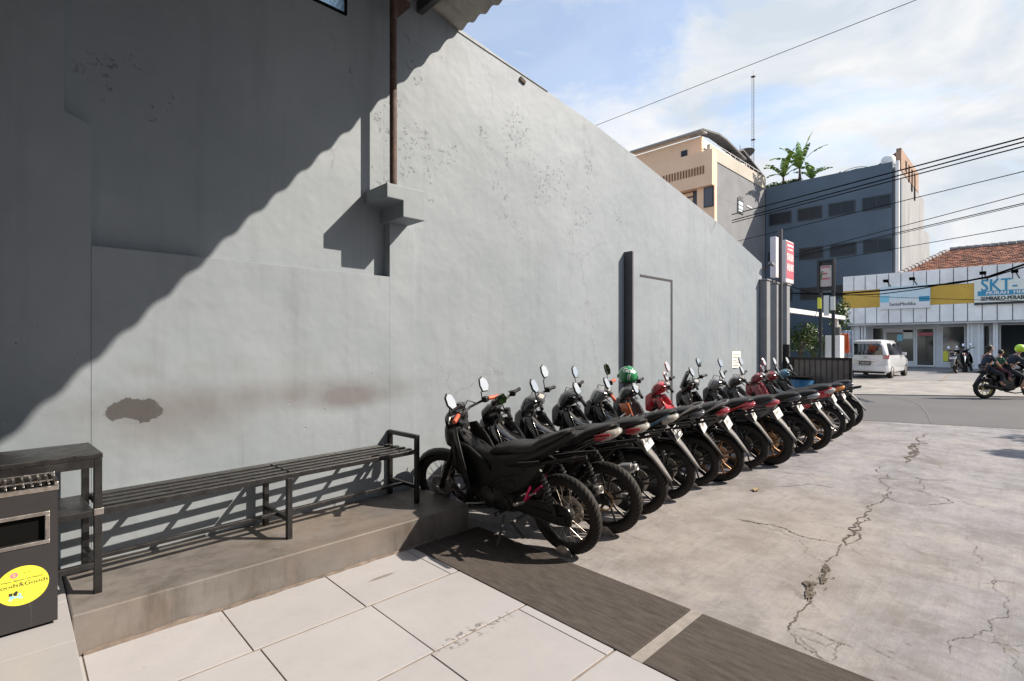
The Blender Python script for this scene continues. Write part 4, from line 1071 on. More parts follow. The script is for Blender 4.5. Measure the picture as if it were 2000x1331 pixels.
    B(MB().sloft([(1.15, .74, .05, .10, 0), (1.09, .76, .085, .13, 0), (1.02, .77, .09, .12, 0), (.975, .77, .05, .09, 0)], n=2.4), 'front_panel', mp_)
    B(MB().sloft([(1.04, .70, .07, .20, 0), (1.0, .66, .12, .24, 0), (.975, .64, .11, .22, 0)], n=3), 'inner_panel', M[g.get('inner_m', 'bk_matt')])
    B(MB().lathe([(0, 0), (.014, 0), (.014, -.008), (0, -.010)], c=(.965, -.055, .80), axis='x', n=12), 'ignition_lock', 'alu')
    B(MB().tube([(.975, .0, .70), (.945, 0, .69), (.935, 0, .67), (.945, 0, .655), (.955, 0, .66)], .005, 6), 'bag_hook', 'alu')
    # handlebar
    hz = .985*g['hand']; hx = .90
    mb = MB()
    hb = [(hx - .10, -.33, hz + .02), (hx - .06, -.22, hz + .035), (hx + .03, -.09, hz - .0), (hx + .05, 0, hz - .03), (hx + .03, .09, hz), (hx - .06, .22, hz + .035), (hx - .10, .33, hz + .02)]
    mb.tube(hb, .011, 8); mb.tube([(hx + .05, 0, hz - .03), (1.0, 0, .80)], .022, 8); F(mb, 'handlebar', 'bk_matt')
    for s in (-1, 1):
        a = Vector((hx - .065, s*.225, hz + .034)); b = Vector((hx - .10, s*.335, hz + .019)); mid = a.lerp(b, .5)
        gr = F(MB().tube([a, a.lerp(b, .1), mid, b.lerp(a, .05), b], [.016, .018, .0165, .018, .015], 10), 'grip', M[g['grip']])
        F(MB().tube([a + Vector((.03, 0, -.005)), a + Vector((.055, s*.04, -.01)), b + Vector((.05, 0, -.015))], [.009, .007, .006], 6), 'brake_lever' if s < 0 else 'hand_lever', 'alu' if g.get('alu_lever') else 'bk_matt')
        F(MB().obox(a + Vector((.01, -s*.03, 0)), (.05, .05, .045)), 'switch_box', 'bk_matt', bevel=.008)
    hd = M[g['head'] or g['paint']]
    if g['style'] != 'naked' and not g.get('bare_bar'):
        if sc or True:
            mb = MB(); mb.sloft([(hx - .045, hz - .005, .07, .030, -.3), (hx + .0, hz - .005, .135, .055, -.3), (hx + .06, hz - .025, .125, .07, -.3), (hx + .12, hz - .055, .095, .065, -.3), (hx + .16, hz - .085, .05, .04, -.3)], n=2.5)
            F(mb, 'handlebar_cover', hd)
            F(MB().obox((hx - .026, 0, hz + .028), (.08, .17, .006), Matrix.Rotation(-.45, 3, 'Y')), 'instrument_panel', 'bk_gloss', bevel=.003)
            F(MB().obox((hx - .030, 0, hz + .031), (.05, .11, .004), Matrix.Rotation(-.45, 3, 'Y')), 'dial_glass', 'lens_clear')
        F(MB().ell((hx + .15, 0, hz - .075), (.03, .075, .045)), 'headlight', 'lens_clear')
    else:
        F(MB().sloft([(hx + .06, hz - .04, .08, .07, -.2), (hx + .13, hz - .07, .09, .09, -.2), (hx + .19, hz - .11, .07, .08, -.2)], n=2.3), 'headlight_cowl', hd)
        F(MB().sloft([(hx + .05, hz + .05, .055, .03, .9), (hx + .10, hz + .0, .075, .04, .9), (hx + .15, hz - .04, .05, .03, .9)]), 'flyscreen', 'lens_clear')
        F(MB().lathe([(0, 0), (.045, 0), (.048, .02), (.03, .04), (0, .04)], c=(hx + .07, 0, hz + .02), axis='z', n=18), 'speedometer', 'bk_gloss')
    if g.get('screen'):
        mb = MB(); vs = []
        for i in range(5):
            u = i/4
            for j in range(7):
                v = j/6*2 - 1; vs.append((hx + .20 - .10*u - .05*v*v, v*(.13 - .05*u), hz - .04 + .20*u))
        mb.add(vs, [(i*7+j, i*7+j+1, (i+1)*7+j+1, (i+1)*7+j) for i in range(4) for j in range(6)]); F(mb, 'windscreen', M[g['screen']], solid=.004, smooth=60)
    # mirrors
    mh = g['mirror_h']*.82
    for s in ((-1, 1) if g['mirrors'] == 2 else (g['mirrors'],)):
        a = Vector((hx - .03, s*.19, hz + .04)); c = a + Vector((.0, s*.055, mh))
        mi = F(MB().tube([a, a + Vector((.01, s*.01, mh*.5)), c - Vector((0, 0, .045))], .005, 6), 'mirror', M[g.get('stalk', 'bk_matt')])
        yawm = -R(g['steer'] + (yaw if abs(yaw) < 40 else 0)*.6) + .1*s; tm = g.get('mir_tilt', .36)
        RM = Matrix.Rotation(yawm, 3, 'Z') @ Matrix.Rotation(tm, 3, 'Y')
        if g.get('mir_shape') == 'diamond': prof = [(-.062, -.02), (-.030, -.048), (.045, -.036), (.070, .012), (.048, .040), (-.045, .034)]
        else: prof = [(-.036, -.055), (.018, -.062), (.046, -.02), (.040, .045), (.008, .075), (-.030, .058), (-.044, .0)]
        pm = [(p[0]*s, p[1]) for p in prof]
        mb = MB(); mb.prism(pm, -.002, .016, 'x'); mb.v = [c + RM @ v for v in mb.v]; F(mb, 'mirror_housing', M[g['mirror_m']], mi, bevel=.006, smooth=None)
        mb = MB(); mb.prism([(p[0]*.88, p[1]*.88) for p in pm], -.006, -.0035, 'x'); mb.v = [c + RM @ v for v in mb.v]; F(mb, 'mirror_glass', 'mirror', mi, smooth=None)
    for s in (-1, 1):
        mb = MB(); mb.bar((.30, s*(.150 if sc else .1235), .66), (.12, s*(.156 if sc else .121), .695), .002, .018, up=(0, 1, 0)); B(mb, 'side_badge', 'sil_p', smooth=None)
        mb = MB(); mb.tube([(.18, s*.10, Rw + .15), (.20, s*.155, Rw + .15)], .006, 6); B(mb, 'bolt', 'alu')
    B(MB().tube([(.62, .12, Rw + .14), (.50, .15, Rw + .20), (.36, .12, Rw + .25), (.28, .10, .60)], .006, 6), 'hose', 'bk_matt')
    B(MB().box(.38, .52, .075, .108, Rw + .13, Rw + .21), 'air_box', 'bk_matt', bevel=.012)
    # brake hoses and cables
    F(MB().tube([(hx + .0, .13, hz + .02), (hx + .09, .12, hz + .05), (hx + .16, .06, hz - .10), (1.06, .05, .78)], .0045, 6), 'cable', 'bk_matt')
    F(MB().tube([(hx + .0, -.13, hz + .02), (hx + .08, -.13, hz + .04), (hx + .15, -.07, hz - .10), (1.07, -.06, .60), (WB - .03, -.075, Rw + .06)], .0045, 6), 'cable', 'bk_matt')
    if g.get('ghost_front'):
        pass
    return root, ST

KIT = [
 # label, ground contact of the rear tyre (pixel), yaw, params
 ('matt black motorcycle with wire-spoked wheels and orange grips, nearest of the row', (1110, 1080), 6,
  dict(paint='bk_matt', tail='bk_matt', wheel='spoke', rim='rim_dark', R=.29, tw=.085, WB=1.24, style='naked', grip='orange', lamp=None, plate=None, fender=None, mirrors=2, bracket='magenta', peg='alu',
       bare=True, steer=13, hand=.985, mirror_h=.13, tailup=.05, alu_lever=True, mir_yaw=.15, muf_up=.13, spring='dark_steel', inner=False, head='bk_gloss', name='motorcycle', lean=8, bare_bar=True)),
 ('black motorcycle with cast wheels, bare rear tyre and silver muffler tip, second of the row', (1187, 1041), 15,
  dict(paint='bk_gloss', tail='bk_gloss', wheel='cast', rim='rim_dark', R=.29, tw=.095, WB=1.24, style='naked', grip='bk_matt', lamp='lens_clear', lamp_side='lens_red', plate=None, fender=None, bare=True, open_chain=True, inner=False, muf_up=.19, steer=24, muf='sil_p',
       mirrors=1, mirror_h=.15, mir_yaw=.3, mir_shape='diamond', tailup=.03, bare_bar=True, hand=.99)),
 ('black motorcycle with white number plate, red and clear tail lamp and long grey rear fender', (1242, 1005), 17,
  dict(text='B 5867 BOJ', lamp='lens_clear', lamp_side='lens_red', R=.285, WB=1.22, steer=22, mirror_h=.20, mirrors=2, head='gry_p', muf_up=.06, mir_shape='oval', case='engine')),
 ('black and blue motorcycle with clear tail lamp and black and white plate', (1300, 975), 17,
  dict(accent='blue_p', lamp='lens_clear', plate='black', R=.285, WB=1.20, steer=18, seatband=True, mirror_h=.15, tailup=.02, case='engine', head='bk_gloss')),
 ('black motorcycle with dusty seat and white plate behind the clear-lamped blue one', (1352, 950), 18,
  dict(lamp='gry_p', R=.28, WB=1.20, steer=18, grip='orange', head='sil_p', mirror_h=.17, mirrors=2, seat_h=-.01, rail='alu', fender='bk_matt')),
 ('black and orange scooter with the green helmet on its handlebar', (1402, 940), 14,
  dict(style='scooter', accent=None, shield='orange_p', paint='gry_p', tail='bk_gloss', lamp='lens_red', R=.275, WB=1.22, steer=14, head='gry_p', mirrors=1, mirror_h=.07, rim='gold', plate='white', seatband=True, rail='sil_p')),
 ('red and black motorcycle with red handlebar cover and red mirror', (1452, 915), 17,
  dict(paint='red_p', tail='bk_gloss', accent='red_p', lamp='lens_red', R=.28, WB=1.22, steer=16, mirror_m='red_p', stalk='white', mirror_h=.17, plate='white')),
 ('large black scooter with bronze wheels and wide red tail lamp', (1503, 908), 4,
  dict(style='scooter', big=True, paint='bk_gloss', tail='gry_p', lamp='lens_red', rim='gold', R=.285, tw=.12, WB=1.30, steer=10, screen='bk_gloss', mirror_h=.22, spring='gold', plate='white', wheel='cast')),
 ('black motorcycle with silver handlebar cover between the bronze-wheeled scooter and the pale-plated one', (1546, 886), 7,
  dict(paint='bk_gloss', head='sil_p', R=.28, WB=1.22, steer=14, ffender='red_p', lamp='gry_p', mirror_h=.18)),
 ('dark grey motorcycle with pale plate and dull grey fender, before the red scooters', (1581, 880), 6,
  dict(paint='gry_p', tail='bk_gloss', R=.28, WB=1.22, tw=.10, steer=16, lamp='sil_p', mirror_h=.2, rim='gold')),
 ('red scooter with silver trim on its tail, farther half of the row', (1613, 859), 8,
  dict(style='scooter', paint='dred_p', tail='red_p', R=.27, WB=1.20, lamp='lens_clear', rim='alu', mirror_m='red_p', stalk='white', mirror_h=.17, fender='sil_p', plate='white', wheel='cast')),
 ('black and red motorcycle standing beyond the red scooter', (1632, 847), 9,
  dict(paint='bk_gloss', tail='bk_gloss', accent='red_p', head='dred_p', R=.28, WB=1.22, lamp='lens_amber', plate='white', mirror_h=.15)),
 ('dark blue-black motorcycle last of the row, next to the metal gate', (1650, 836), 8,
  dict(paint='bk_gloss', tail='gry_p', R=.28, WB=1.22, lamp='gry_p', plate=None, mirror_h=.14, head='blue_p')),
]
BIKES = []
for lab, (px, py), yaw, P in KIT:
    p = on_z(px, py); BIKES.append(make_bike(lab, (p.x, p.y, .001), yaw, P))
# helmet hung on the scooter's handlebar
hp = on_y(1226, 735, 3.46)
hel = empty('helmet', hp, 0, 'green open-face ride-hailing helmet with white lettering hung on a scooter mirror', 'helmet')
hel.rotation_euler = (R(-8), R(6), R(-50))
hr = .118
def hpt(az, el, k=1.0): # az 0 faces the camera side (-y), el up
    return Vector((hr*k*math.sin(az)*math.cos(el), -hr*k*1.1*math.cos(az)*math.cos(el), hr*k*1.06*math.sin(el)))
mb = MB(); rings = []
for i in range(15):
    el = R(-42) + (R(89.5) + R(42))*i/14; rings.append([hpt(2*math.pi*j/32, el, 1 - .06*max(0, -el)) for j in range(32)])
mb.loft(rings, True); mb.build('shell', M['green_h'], hel, 60)
mb = MB(); mb.loft([[hpt(2*math.pi*j/32, R(-42), .975) + Vector((0, 0, dz)) for j in range(32)] for dz in (-.012, .004)]); mb.build('edge_trim', M['bk_matt'], hel, 40)
for s in (-1, 1):
    MB().lathe([(0, 0), (.022, 0), (.022, .012*s), (0, .014*s)], c=(s*(hr - .006), -.0, -.01), axis='x', n=16).build('visor_pivot', M['bk_matt'], hel, 40)
def on_helmet(mb_, az0, el0, name, m, k=1.012):
    mb_.v = [hpt(az0 + v.x/hr, el0 + v.y/hr, k) for v in mb_.v]; return mb_.build(name, m, hel, fixn=False)
on_helmet(text_mb('Grab', .082, bold=.0025, sx=1.05), -.03, R(27), 'lettering', M['white'])
for dx in (-.011, .011):
    t = MB(); 
    for k in range(6): t.add([(dx - .005, -.03 + .01*k, 0), (dx + .005, -.03 + .01*k, 0), (dx + .005, -.02 + .01*k, 0), (dx - .005, -.02 + .01*k, 0)], [(0, 1, 2, 3)])
    on_helmet(t, -.02, R(-8), 'stripe', M['white'])
on_helmet(MB().add([(-.02, -.008, 0), (.02, -.008, 0), (.02, .008, 0), (-.02, .008, 0)], [(0, 1, 2, 3)]), 0, R(72), 'stripe', M['white'])

# ================================================================ END OF THE WALL: columns, signs, gate, drum
def column(x, y, w, d, h, label, m='fin_light', dark=None):
    c = empty('wall_column', (x, y, 0), 0, label, 'column', 'plastered columns at the end of the wall')
    MB().box(0, w, 0, d, 0, h).build('shaft', M[m], c, bevel=.01); MB().box(-.02, w + .02, -.02, d + .02, h, h + .03).build('cap', M[m], c, bevel=.006)
    return c
column(10.95, 3.80, .20, .149, 2.80, 'grey plastered column against the very end of the long wall')
column(11.52, 3.80, .11, .40, 2.78, 'middle grey plastered column between the wall end and the signpost')
column(12.15, 3.80, .20, .40, 2.80, 'grey plastered column under the red and white lightbox sign')
sp = empty('sign_post', (11.92, 3.86, 0), 0, 'dark round steel post carrying the red and white lightbox', 'post')
MB().tube([(0, 0, 0), (0, 0, 4.0)], .045, 12).build('post', M['fin'], sp, 40); MB().box(-.09, .09, -.09, .09, 0, .02).build('base_plate', M['fin'], sp)
a = on_y(1513, 469, 3.60)
sg = empty('lightbox_sign', (11.92, 3.87, 2.88), 0, 'double red and white lightbox sign on the round post above the columns', 'sign')
M['sign_red'] = mat('sign_red_vinyl', (.52, .11, .15), .4); M['sign_pink'] = mat('sign_faded_white', (.66, .60, .63), .45, noise_amt=.08)
MB().box(.40, .92, .0, .17, 0, .95).build('box', M['sign_pink'], sg, bevel=.015)
MB().box(-.24, -.06, .0, .12, .05, .93).build('rear_box', M['sign_pink'], sg, bevel=.015)
MB().box(.42, .90, -.006, -.001, .10, .92).build('face_panel', M['sign_red'], sg)
f = MB(); f.box(.46, .86, -.010, -.0065, .82, .86); f.box(.50, .83, -.010, -.0065, .74, .765)
for row, zz in enumerate((.50, .27)):
    for i in range(4):
        x = .45 + i*.11; f.box(x, x + .028, -.010, -.0065, zz, zz + .16); f.box(x + .05, x + .075, -.010, -.0065, zz, zz + .16); f.box(x + .028, x + .05, -.010, -.0065, zz + (.12, .06, 0, .07)[(i + row) % 4], zz + (.16, .10, .04, .11)[(i + row) % 4])
f.build('lettering', M['white'], sg)
MB().box(-.26, .92, .05, .10, -.04, .0).build('bracket', M['fin'], sg)
# second sign on two posts across the road
d0 = on_x(1601, 640, 17.6); d1 = on_x(1629, 640, 17.6)
s2 = empty('framed_sign', (17.6, d1.y, 0), 0, 'black framed sign on two thin posts with small notices below, across the road', 'sign')
w2 = d0.y - d1.y; X0 = on_x(1603, 509, 17.6)
for y in (w2 - .02, .02): MB().box(-.04, .04, y - .04, y + .04, 0, X0.z - .02).build('post', M['black_steel'], s2)
zt = X0.z; zb = on_x(1603, 570, 17.6).z
mb = MB(); mb.box(-.10, .10, -.02, w2 + .05, zt - .06, zt); mb.box(-.10, .10, -.02, w2 + .05, zb, zb + .06); mb.box(-.10, .10, w2 - .02, w2 + .05, zb + .06, zt - .06); mb.box(-.10, .10, -.02, .04, zb + .06, zt - .06); mb.box(-.03, .10, .04, w2 - .02, zb + .06, zt - .06)
mb.build('frame', M['black_steel'], s2)
MB().box(-.05, -.032, .05, w2 - .03, zb + .14, zt - .18).build('sign_board', mat('sign_cream', (.60, .52, .46), .6, noise_amt=.2, nscale=3), s2)
mb = MB()
for i, (y, z, l, m_) in enumerate(((.1, .7, .22, 0), (.16, .5, .2, 0), (.1, .35, .26, 0))): mb.box(-.056, -.051, y, y + l, zb + z, zb + z + .05)
mb.build('print', M['sign_red'], s2)
mb = MB(); mb.prism([(.32, zb + .35), (.40, zb + .35), (.30, zb + .62), (.27, zb + .62)], -.057, -.052, 'x'); mb.build('print', mat('green_print', (.12, .22, .08), .6), s2)
for nm, (pa, pb), m_, lab in (('notice', ((1609, 578), (1619, 617)), 'paper', None), ('notice', ((1622, 580), (1631, 606)), 'paper', None), ('notice', ((1597, 582), (1604, 603)), 'sticker', None)):
    q = on_x(*pa, 17.5); r_ = on_x(*pb, 17.5); o = MB().box(-.12, -.09, r_.y - d1.y, q.y - d1.y, r_.z, q.z).build('notice_board', M[m_], s2)
# sliding gate of ribbed sheet in a black frame
gp0 = (12.0, 3.72); gp1 = (12.0, 2.55); gh = 1.23
gate = empty('sheet_metal_gate', (12.0, 2.55, 0), 0, 'low sliding gate of ribbed grey sheet metal in a black frame', 'gate')
gw = 1.17; M['gate'] = mat('gate_sheet', (.17, .155, .145), .38, metal=.5, noise_amt=.3, nscale=3, rvar=.1)
mb = MB(); mb.box(-.025, .025, 0, gw, gh - .05, gh); mb.box(-.025, .025, 0, gw, .04, .09); mb.box(-.026, .026, 0, .05, .04, gh); mb.box(-.026, .026, gw - .09, gw, .04, gh); mb.build('gate_frame', M['black_steel'], gate, bevel=.004)
for i in range(10):
    y0 = .052 + i*(gw - .145)/10; y1 = y0 + (gw - .145)/10
    mb = MB(); mb.add([(0, y0, .09), (0, y1 - .024, .09), (.018, y1 - .014, .09), (.018, y1 - .004, .09), (0, y1, .09), (0, y0, gh - .05), (0, y1 - .024, gh - .05), (.018, y1 - .014, gh - .05), (.018, y1 - .004, gh - .05), (0, y1, gh - .05)], [(k, k+1, k+6, k+5) for k in range(4)])
    mb.build('ribbed_panel', M['gate'], gate, solid=.002)
for y in (.12, gw - .12): MB().lathe([(0, -.015), (.035, -.015), (.035, .015), (0, .015)], c=(0, y, .037), axis='x', n=14).build('roller', M['rust'], gate)
q = on_x(1567, 757, 11.6)
dr = empty('plastic_drum', (11.6, q.y, 0), 0, 'blue plastic drum half hidden by the last motorcycles near the gate', 'drum')
MB().lathe([(0, 0), (.21, 0), (.225, .06), (.225, .27), (.235, .29), (.225, .31), (.225, .58), (.235, .60), (.225, .62), (.215, .78), (.19, .80), (0, .80)], axis='z', n=26).build('barrel', mat('blue_plastic', (.015, .11, .24), .4), dr, 40)
MB().lathe([(0, .80), (.235, .80), (.235, .84), (0, .85)], axis='z', n=26).build('lid', M['void'], dr, 40)
gp = MB().box(12.05, 12.15, 3.73, 3.86, 0, 1.5).build('gate_post', M['black_steel'], bevel=.005); tag(gp, 'black square gate post beside the columns', 'post')

# ================================================================ CARPORT HOUSE BEYOND THE ROAD
cpz = 2.78
cpr = empty('carport', (0, 0, 0), 0, 'white-edged carport roof of the house beside the shop', 'carport')
MB().box(19.0, 27.0, 6.0, 6.12, cpz - .16, cpz).build('fascia', M['white'], cpr); MB().box(19.0, 19.1, 6.13, 12, cpz - .16, cpz).build('fascia', M['white'], cpr)
MB().prism([(6.13, cpz - .06), (12, cpz + 1.0), (12, cpz + 1.06), (6.13, cpz)], 19.11, 27, 'x').build('roof_sheet', mat('carport_tile', (.20, .13, .11), .8, noise_amt=.3, nscale=3), cpr)
for x in (19.4, 26.2): MB().box(x - .05, x + .05, 6.1, 6.2, 0, cpz - .16).build('post', M['white'], cpr)
MB().box(22, 27, 11.2, 11.5, 0, 3.4).build('back_wall', mat('house_cream', (.50, .45, .38), .8, noise_amt=.15, nscale=1), cpr)
q0 = on_x(1611, 656, 23.0); q1 = on_x(1641, 695, 23.0)
pil = MB().box(23, 23.6, q1.y, q0.y, 0, q0.z).build('gate_pillar', M['white'], bevel=.02); tag(pil, 'white masonry gate pillar under the carport edge', 'pillar')
q0 = on_x(1612, 650, 24); tag(MB().box(24, 24.3, on_x(1640, 650, 24).y, on_x(1627, 650, 24).y, 1.2, 2.2).build('meter_cabinet', M['fin'], bevel=.02), 'dark cabinet behind the white gate pillar', 'cabinet')
# hanging cloths
def cloth(px, py0, py1, x, w, m, lab, nm='cloth'):
    a = on_x(px, py0, x); b = on_x(px, py1, x); mb = MB(); vs = []; n = 14
    for i in range(n + 1):
        y = a.y - w*i/n; o = .06*math.sin(i*1.3)
        for k in range(5): vs.append((x + o*(.4 + .6*k/4), y + .10*math.sin(k*1.1 + i)*.2, a.z + (b.z - a.z)*k/4 + (.02*math.sin(i*2.) if k == 4 else 0)))
    mb.add(vs, [(i*5+k, i*5+k+1, (i+1)*5+k+1, (i+1)*5+k) for i in range(n) for k in range(4)]); o = mb.build(nm, m, smooth=60, solid=.01); tag(o, lab, 'cloth')
cloth(1636, 652, 690, 25.0, .42, mat('orange_cloth', (.62, .14, .05), .8), 'orange cloth hanging beside the carport house')
cloth(1645, 646, 698, 26.0, .42, mat('pale_blue_cloth', (.36, .46, .58), .8, noise_amt=.4, nscale=3), 'pale blue patterned cloth hanging next to the orange one')

# leafy plants
M['leaf'] = mat('leaf_green', (.055, .10, .022), .5, island=.6, spec=.4)
M['leaf_y'] = mat('leaf_yellow_green', (.15, .22, .035), .5, island=.5)
M['bark'] = mat('bark', (.10, .075, .055), .9, noise_amt=.3, nscale=8)
def bush(c, r, n, size, label, m='leaf', cat='bush', grp=None, name='bush', seed=1, trunk=True):
    rr = random.Random(seed); root = empty(name, c, 0, label, cat, grp); mb = MB(); blobs = [(Vector((rr.uniform(-.6, .6)*r[0], rr.uniform(-.6, .6)*r[1], rr.uniform(-.55, .6)*r[2])), rr.uniform(.35, .6)) for _ in range(9)]
    for _ in range(n):
        b, k = blobs[rr.randrange(len(blobs))]; d = Vector((rr.gauss(0, 1), rr.gauss(0, 1), rr.gauss(0, 1))).normalized() * rr.random()**.4 * k
        p = b + Vector((d.x*r[0], d.y*r[1], d.z*r[2])); 
        u = Vector((rr.uniform(-1, 1), rr.uniform(-1, 1), rr.uniform(-.6, .5))).normalized(); v = u.cross(Vector((rr.uniform(-1, 1), rr.uniform(-1, 1), 1))).normalized(); s = size*rr.uniform(.6, 1.3)
        mb.add([p - u*s, p - v*s*.38 + u*.1*s, p + u*s - Vector((0, 0, s*.25)), p + v*s*.38 + u*.1*s], [(0, 1, 2, 3)])
    mb.build('foliage', M[m], root, fixn=False)['kind'] = 'stuff'
    if trunk:
        mb = MB(); h = c[2]
        for k in range(5):
            a = rr.uniform(0, 6.28); mb.tube([(0, 0, -h), (.1*math.cos(a)*r[0], .1*math.sin(a)*r[1], -r[2]*.5), (.55*math.cos(a)*r[0], .55*math.sin(a)*r[1], r[2]*.3)], [.05*r[2], .035*r[2], .012*r[2]], 6)
        mb.build('trunk', M['bark'], root, 60)
    return root
q = on_x(1562, 664, 22.5); bush((22.5, q.y, 1.65), (.9, .8, .75), 1500, .07, 'dense green shrub under the carport beside the columns', seed=3)
q = on_x(1590, 672, 24); bush((24, q.y, 1.5), (.8, .7, .6), 900, .07, 'smaller green shrub left of the white gate pillar', seed=4)
q = on_x(1640, 632, 29); bush((29, q.y, 2.85), (.7, .5, .8), 700, .10, 'leafy green tree rising beside the white shop corner', seed=5, cat='tree', name='small_tree')

# ================================================================ WHITE SHOP
SX = 41.2
shop = empty('white_shop', (SX, 0, 0), 0, 'low white panelled shop with yellow band and red tiled roof across the road', 'building')
shop.location = (0, 0, 0)
M['panel'] = mat('white_metal_panel', (.88, .865, .85), .55, noise_amt=.14, nscale=1.2, island=.06)
M['yellow'] = mat('yellow_band', (.62, .38, .05), .5, noise_amt=.12, nscale=1)
M['shopwall'] = mat('shop_wall_white', (.66, .67, .69), .7, noise_amt=.12, nscale=1)
M['shopglass'] = mat('shop_glass', (.020, .028, .032), .06, spec=.9)
M['shopglass2'] = mat('shop_glass_pale', (.10, .13, .14), .12, spec=.8)
YL, YR = 9.31, -14.0
zt, zy1, zy0, zb = 6.18, 5.16, 3.98, 2.90
MB().box(SX + .14, SX + .5, YR, YL - .02, zb, zt - .02).build('parapet_core', M['shopwall'], shop)
n = 36
pw = (YL - YR)/n
for i in range(n):
    y1 = YL - i*pw
    for (a, b, nm) in ((zy1, zt, 'panel'), (zb, zy0, 'panel')):
        j = .012*((i*7) % 3); MB().box(SX + j*.5, SX + .13, y1 - pw + .022, y1 - .022, a + .01, b - .01).build(nm, M['panel'], shop)
MB().box(SX + .03, SX + .13, YR, YL, zy0, zy1 - .0).build('yellow_band', M['yellow'], shop)
MB().box(SX + .08, SX + .12, YR, YL, zb, zt - .02).build('panel_joint', M['fin'], shop)
# ground floor
GX = 43.4
MB().box(SX + .15, GX + .3, YR, YL - .02, zb - .12, zb - .002).build('soffit', M['shopwall'], shop)
MB().box(GX, GX + .3, YR, YL - .02, 0, zb - .13).build('wall', M['shopwall'], shop)
MB().box(GX + .3, 60, YL - .4, YL - .02, 0, 6.1).build('side_wall', M['shopwall'], shop)
def opening(px0, py0, px1, py1, m, frame=True, nm='window', x=GX):
    a = on_x(px0, py0, x); b = on_x(px1, py1, x)
    w = MB(); t = .07
    y0, y1, z0, z1 = b.y, a.y, max(b.z, .02), min(a.z, zb - .15)
    w.box(x - .06, x - .002, y0, y1, z1 - t, z1); w.box(x - .06, x - .002, y0, y1, z0, z0 + t); w.box(x - .06, x - .002, y0, y0 + t, z0 + t, z1 - t); w.box(x - .06, x - .002, y1 - t, y1, z0 + t, z1 - t)
    o = w.build(nm, M['white'] if frame else M['fin'], shop); MB().box(x - .03, x - .004, y0 + t, y1 - t, z0 + t, z1 - t).build('pane', M[m], o); return o
opening(1703, 640, 1728, 712, 'shopglass'); opening(1729, 643, 1787, 708, 'shopglass'); opening(1789, 641, 1826, 716, 'shopglass', nm='door'); opening(1839, 637, 1886, 710, 'shopglass')
opening(1916, 635, 1935, 716, 'shopglass'); opening(1952, 632, 2040, 716, 'shopglass')
# posters in the windows and goods on the shelves
for (a_, b_, m_) in (((1752, 654), (1763, 666), 'teal'), ((1764, 645), (1783, 662), 'paper'), ((1793, 650), (1822, 656), 'sign_red'), ((1842, 686), (1852, 706), 'sticker'), ((1731, 645), (1784, 649), 'sign_pink')):
    p_ = on_x(*a_, GX - .07); q_ = on_x(*b_, GX - .07); MB().box(GX - .072, GX - .064, q_.y, p_.y, q_.z, p_.z).build('poster', M[m_], shop)
for px in (1684, 1690, 1891, 1898, 1912, 1942, 1947): 
    a = on_x(px, 700, 42.0); MB().box(41.9, 42.0, a.y - .05, a.y + .05, 0, zb - .13).build('shutter_rail', M['white'], shop)
a = on_x(1905, 700, 42.2); MB().box(41.95, 42.6, a.y - .38, a.y + .3, 0, zb - .13).build('pillar', M['shopwall'], shop)
a = on_x(1676, 700, 42.2); MB().box(41.95, 42.6, a.y - .15, a.y + .15, 0, zb - .13).build('pillar', M['shopwall'], shop)
# signs and their lamps
def board(px0, py0, px1, py1, name, label, m, x=SX - .06):
    a = on_x(px0, py0, x); b = on_x(px1, py1, x); o = empty(name, (x, a.y, b.z), 0, label, 'sign')
    W_ = a.y - b.y; H_ = a.z - b.z; MB().box(-.08, .08, -W_, 0, 0, H_).build('board', m, o); return o, W_, H_
M['sign_blue'] = mat('sign_blue', (.03, .28, .46), .4); M['sign_pale'] = mat('sign_pale_blue', (.62, .76, .82), .5, noise_amt=.08); M['sign_white'] = mat('sign_board_white', (.80, .82, .76), .5, noise_amt=.06)
o, W_, H_ = board(1719, 562, 1817, 601, 'clinic_sign', 'pale blue and white clinic sign on the yellow band', M['sign_pale'])
MB().box(-.09, -.082, -W_, 0, 0, H_*.42).build('stripe', M['white'], o); MB().box(-.094, -.083, -W_ + .02, -W_ + .55, H_*.28, H_*.5).build('stripe', M['sign_blue'], o); MB().box(-.094, -.083, -.5, -.02, H_*.3, H_*.6).build('stripe', M['teal'], o)
put_text(text_mb('SetiaMedika', .30, bold=.004, sx=.95), (-.1, -W_*.46, H_*.2), (0, -1, 0), (0, 0, 1), 'lettering', M['fin'], o, .0)
put_text(text_mb('APOTEK', .40, bold=.01, sx=1.2), (-.1, -W_*.72, H_*.72), (0, -1, 0), (0, 0, 1), 'lettering', mat('teal_dull', (.22, .46, .56), .5), o, .0) if False else None
a = on_x(1903, 552, SX - .06); b = on_x(2000, 592, SX - .06)
o = empty('shop_sign', (SX - .06, a.y, b.z), 0, 'large white and blue shop name sign at the right edge', 'sign'); W_ = 8.2; H_ = a.z - b.z + .06
MB().box(-.08, .08, -W_, 0, -.02, H_).build('board', M['sign_white'], o)
uy = (0, -1, 0); uz_ = (0, 0, 1)
put_text(text_mb('SKT-', 1.0, bold=.012, sx=.74, align='LEFT', spacing=1.05), (-.1, -.27, H_*.77), uy, uz_, 'lettering', M['sign_blue'], o)
MB().box(-.095, -.082, -W_, -.15, H_*.36, H_*.56).build('stripe', M['sign_blue'], o)
put_text(text_mb('MURAH  HEMAT', .27, bold=.010, sx=.98, align='LEFT', spacing=1.1), (-.11, -.50, H_*.46), uy, uz_, 'lettering', M['white'], o)
put_text(text_mb('SEMBAKO-PERABOT', .33, bold=.008, sx=.72, align='LEFT'), (-.1, -.28, H_*.23), uy, uz_, 'lettering', M['ink'], o)
MB().box(-.095, -.082, -W_, -.0, -.02, .12).build('stripe', M['ink'], o)
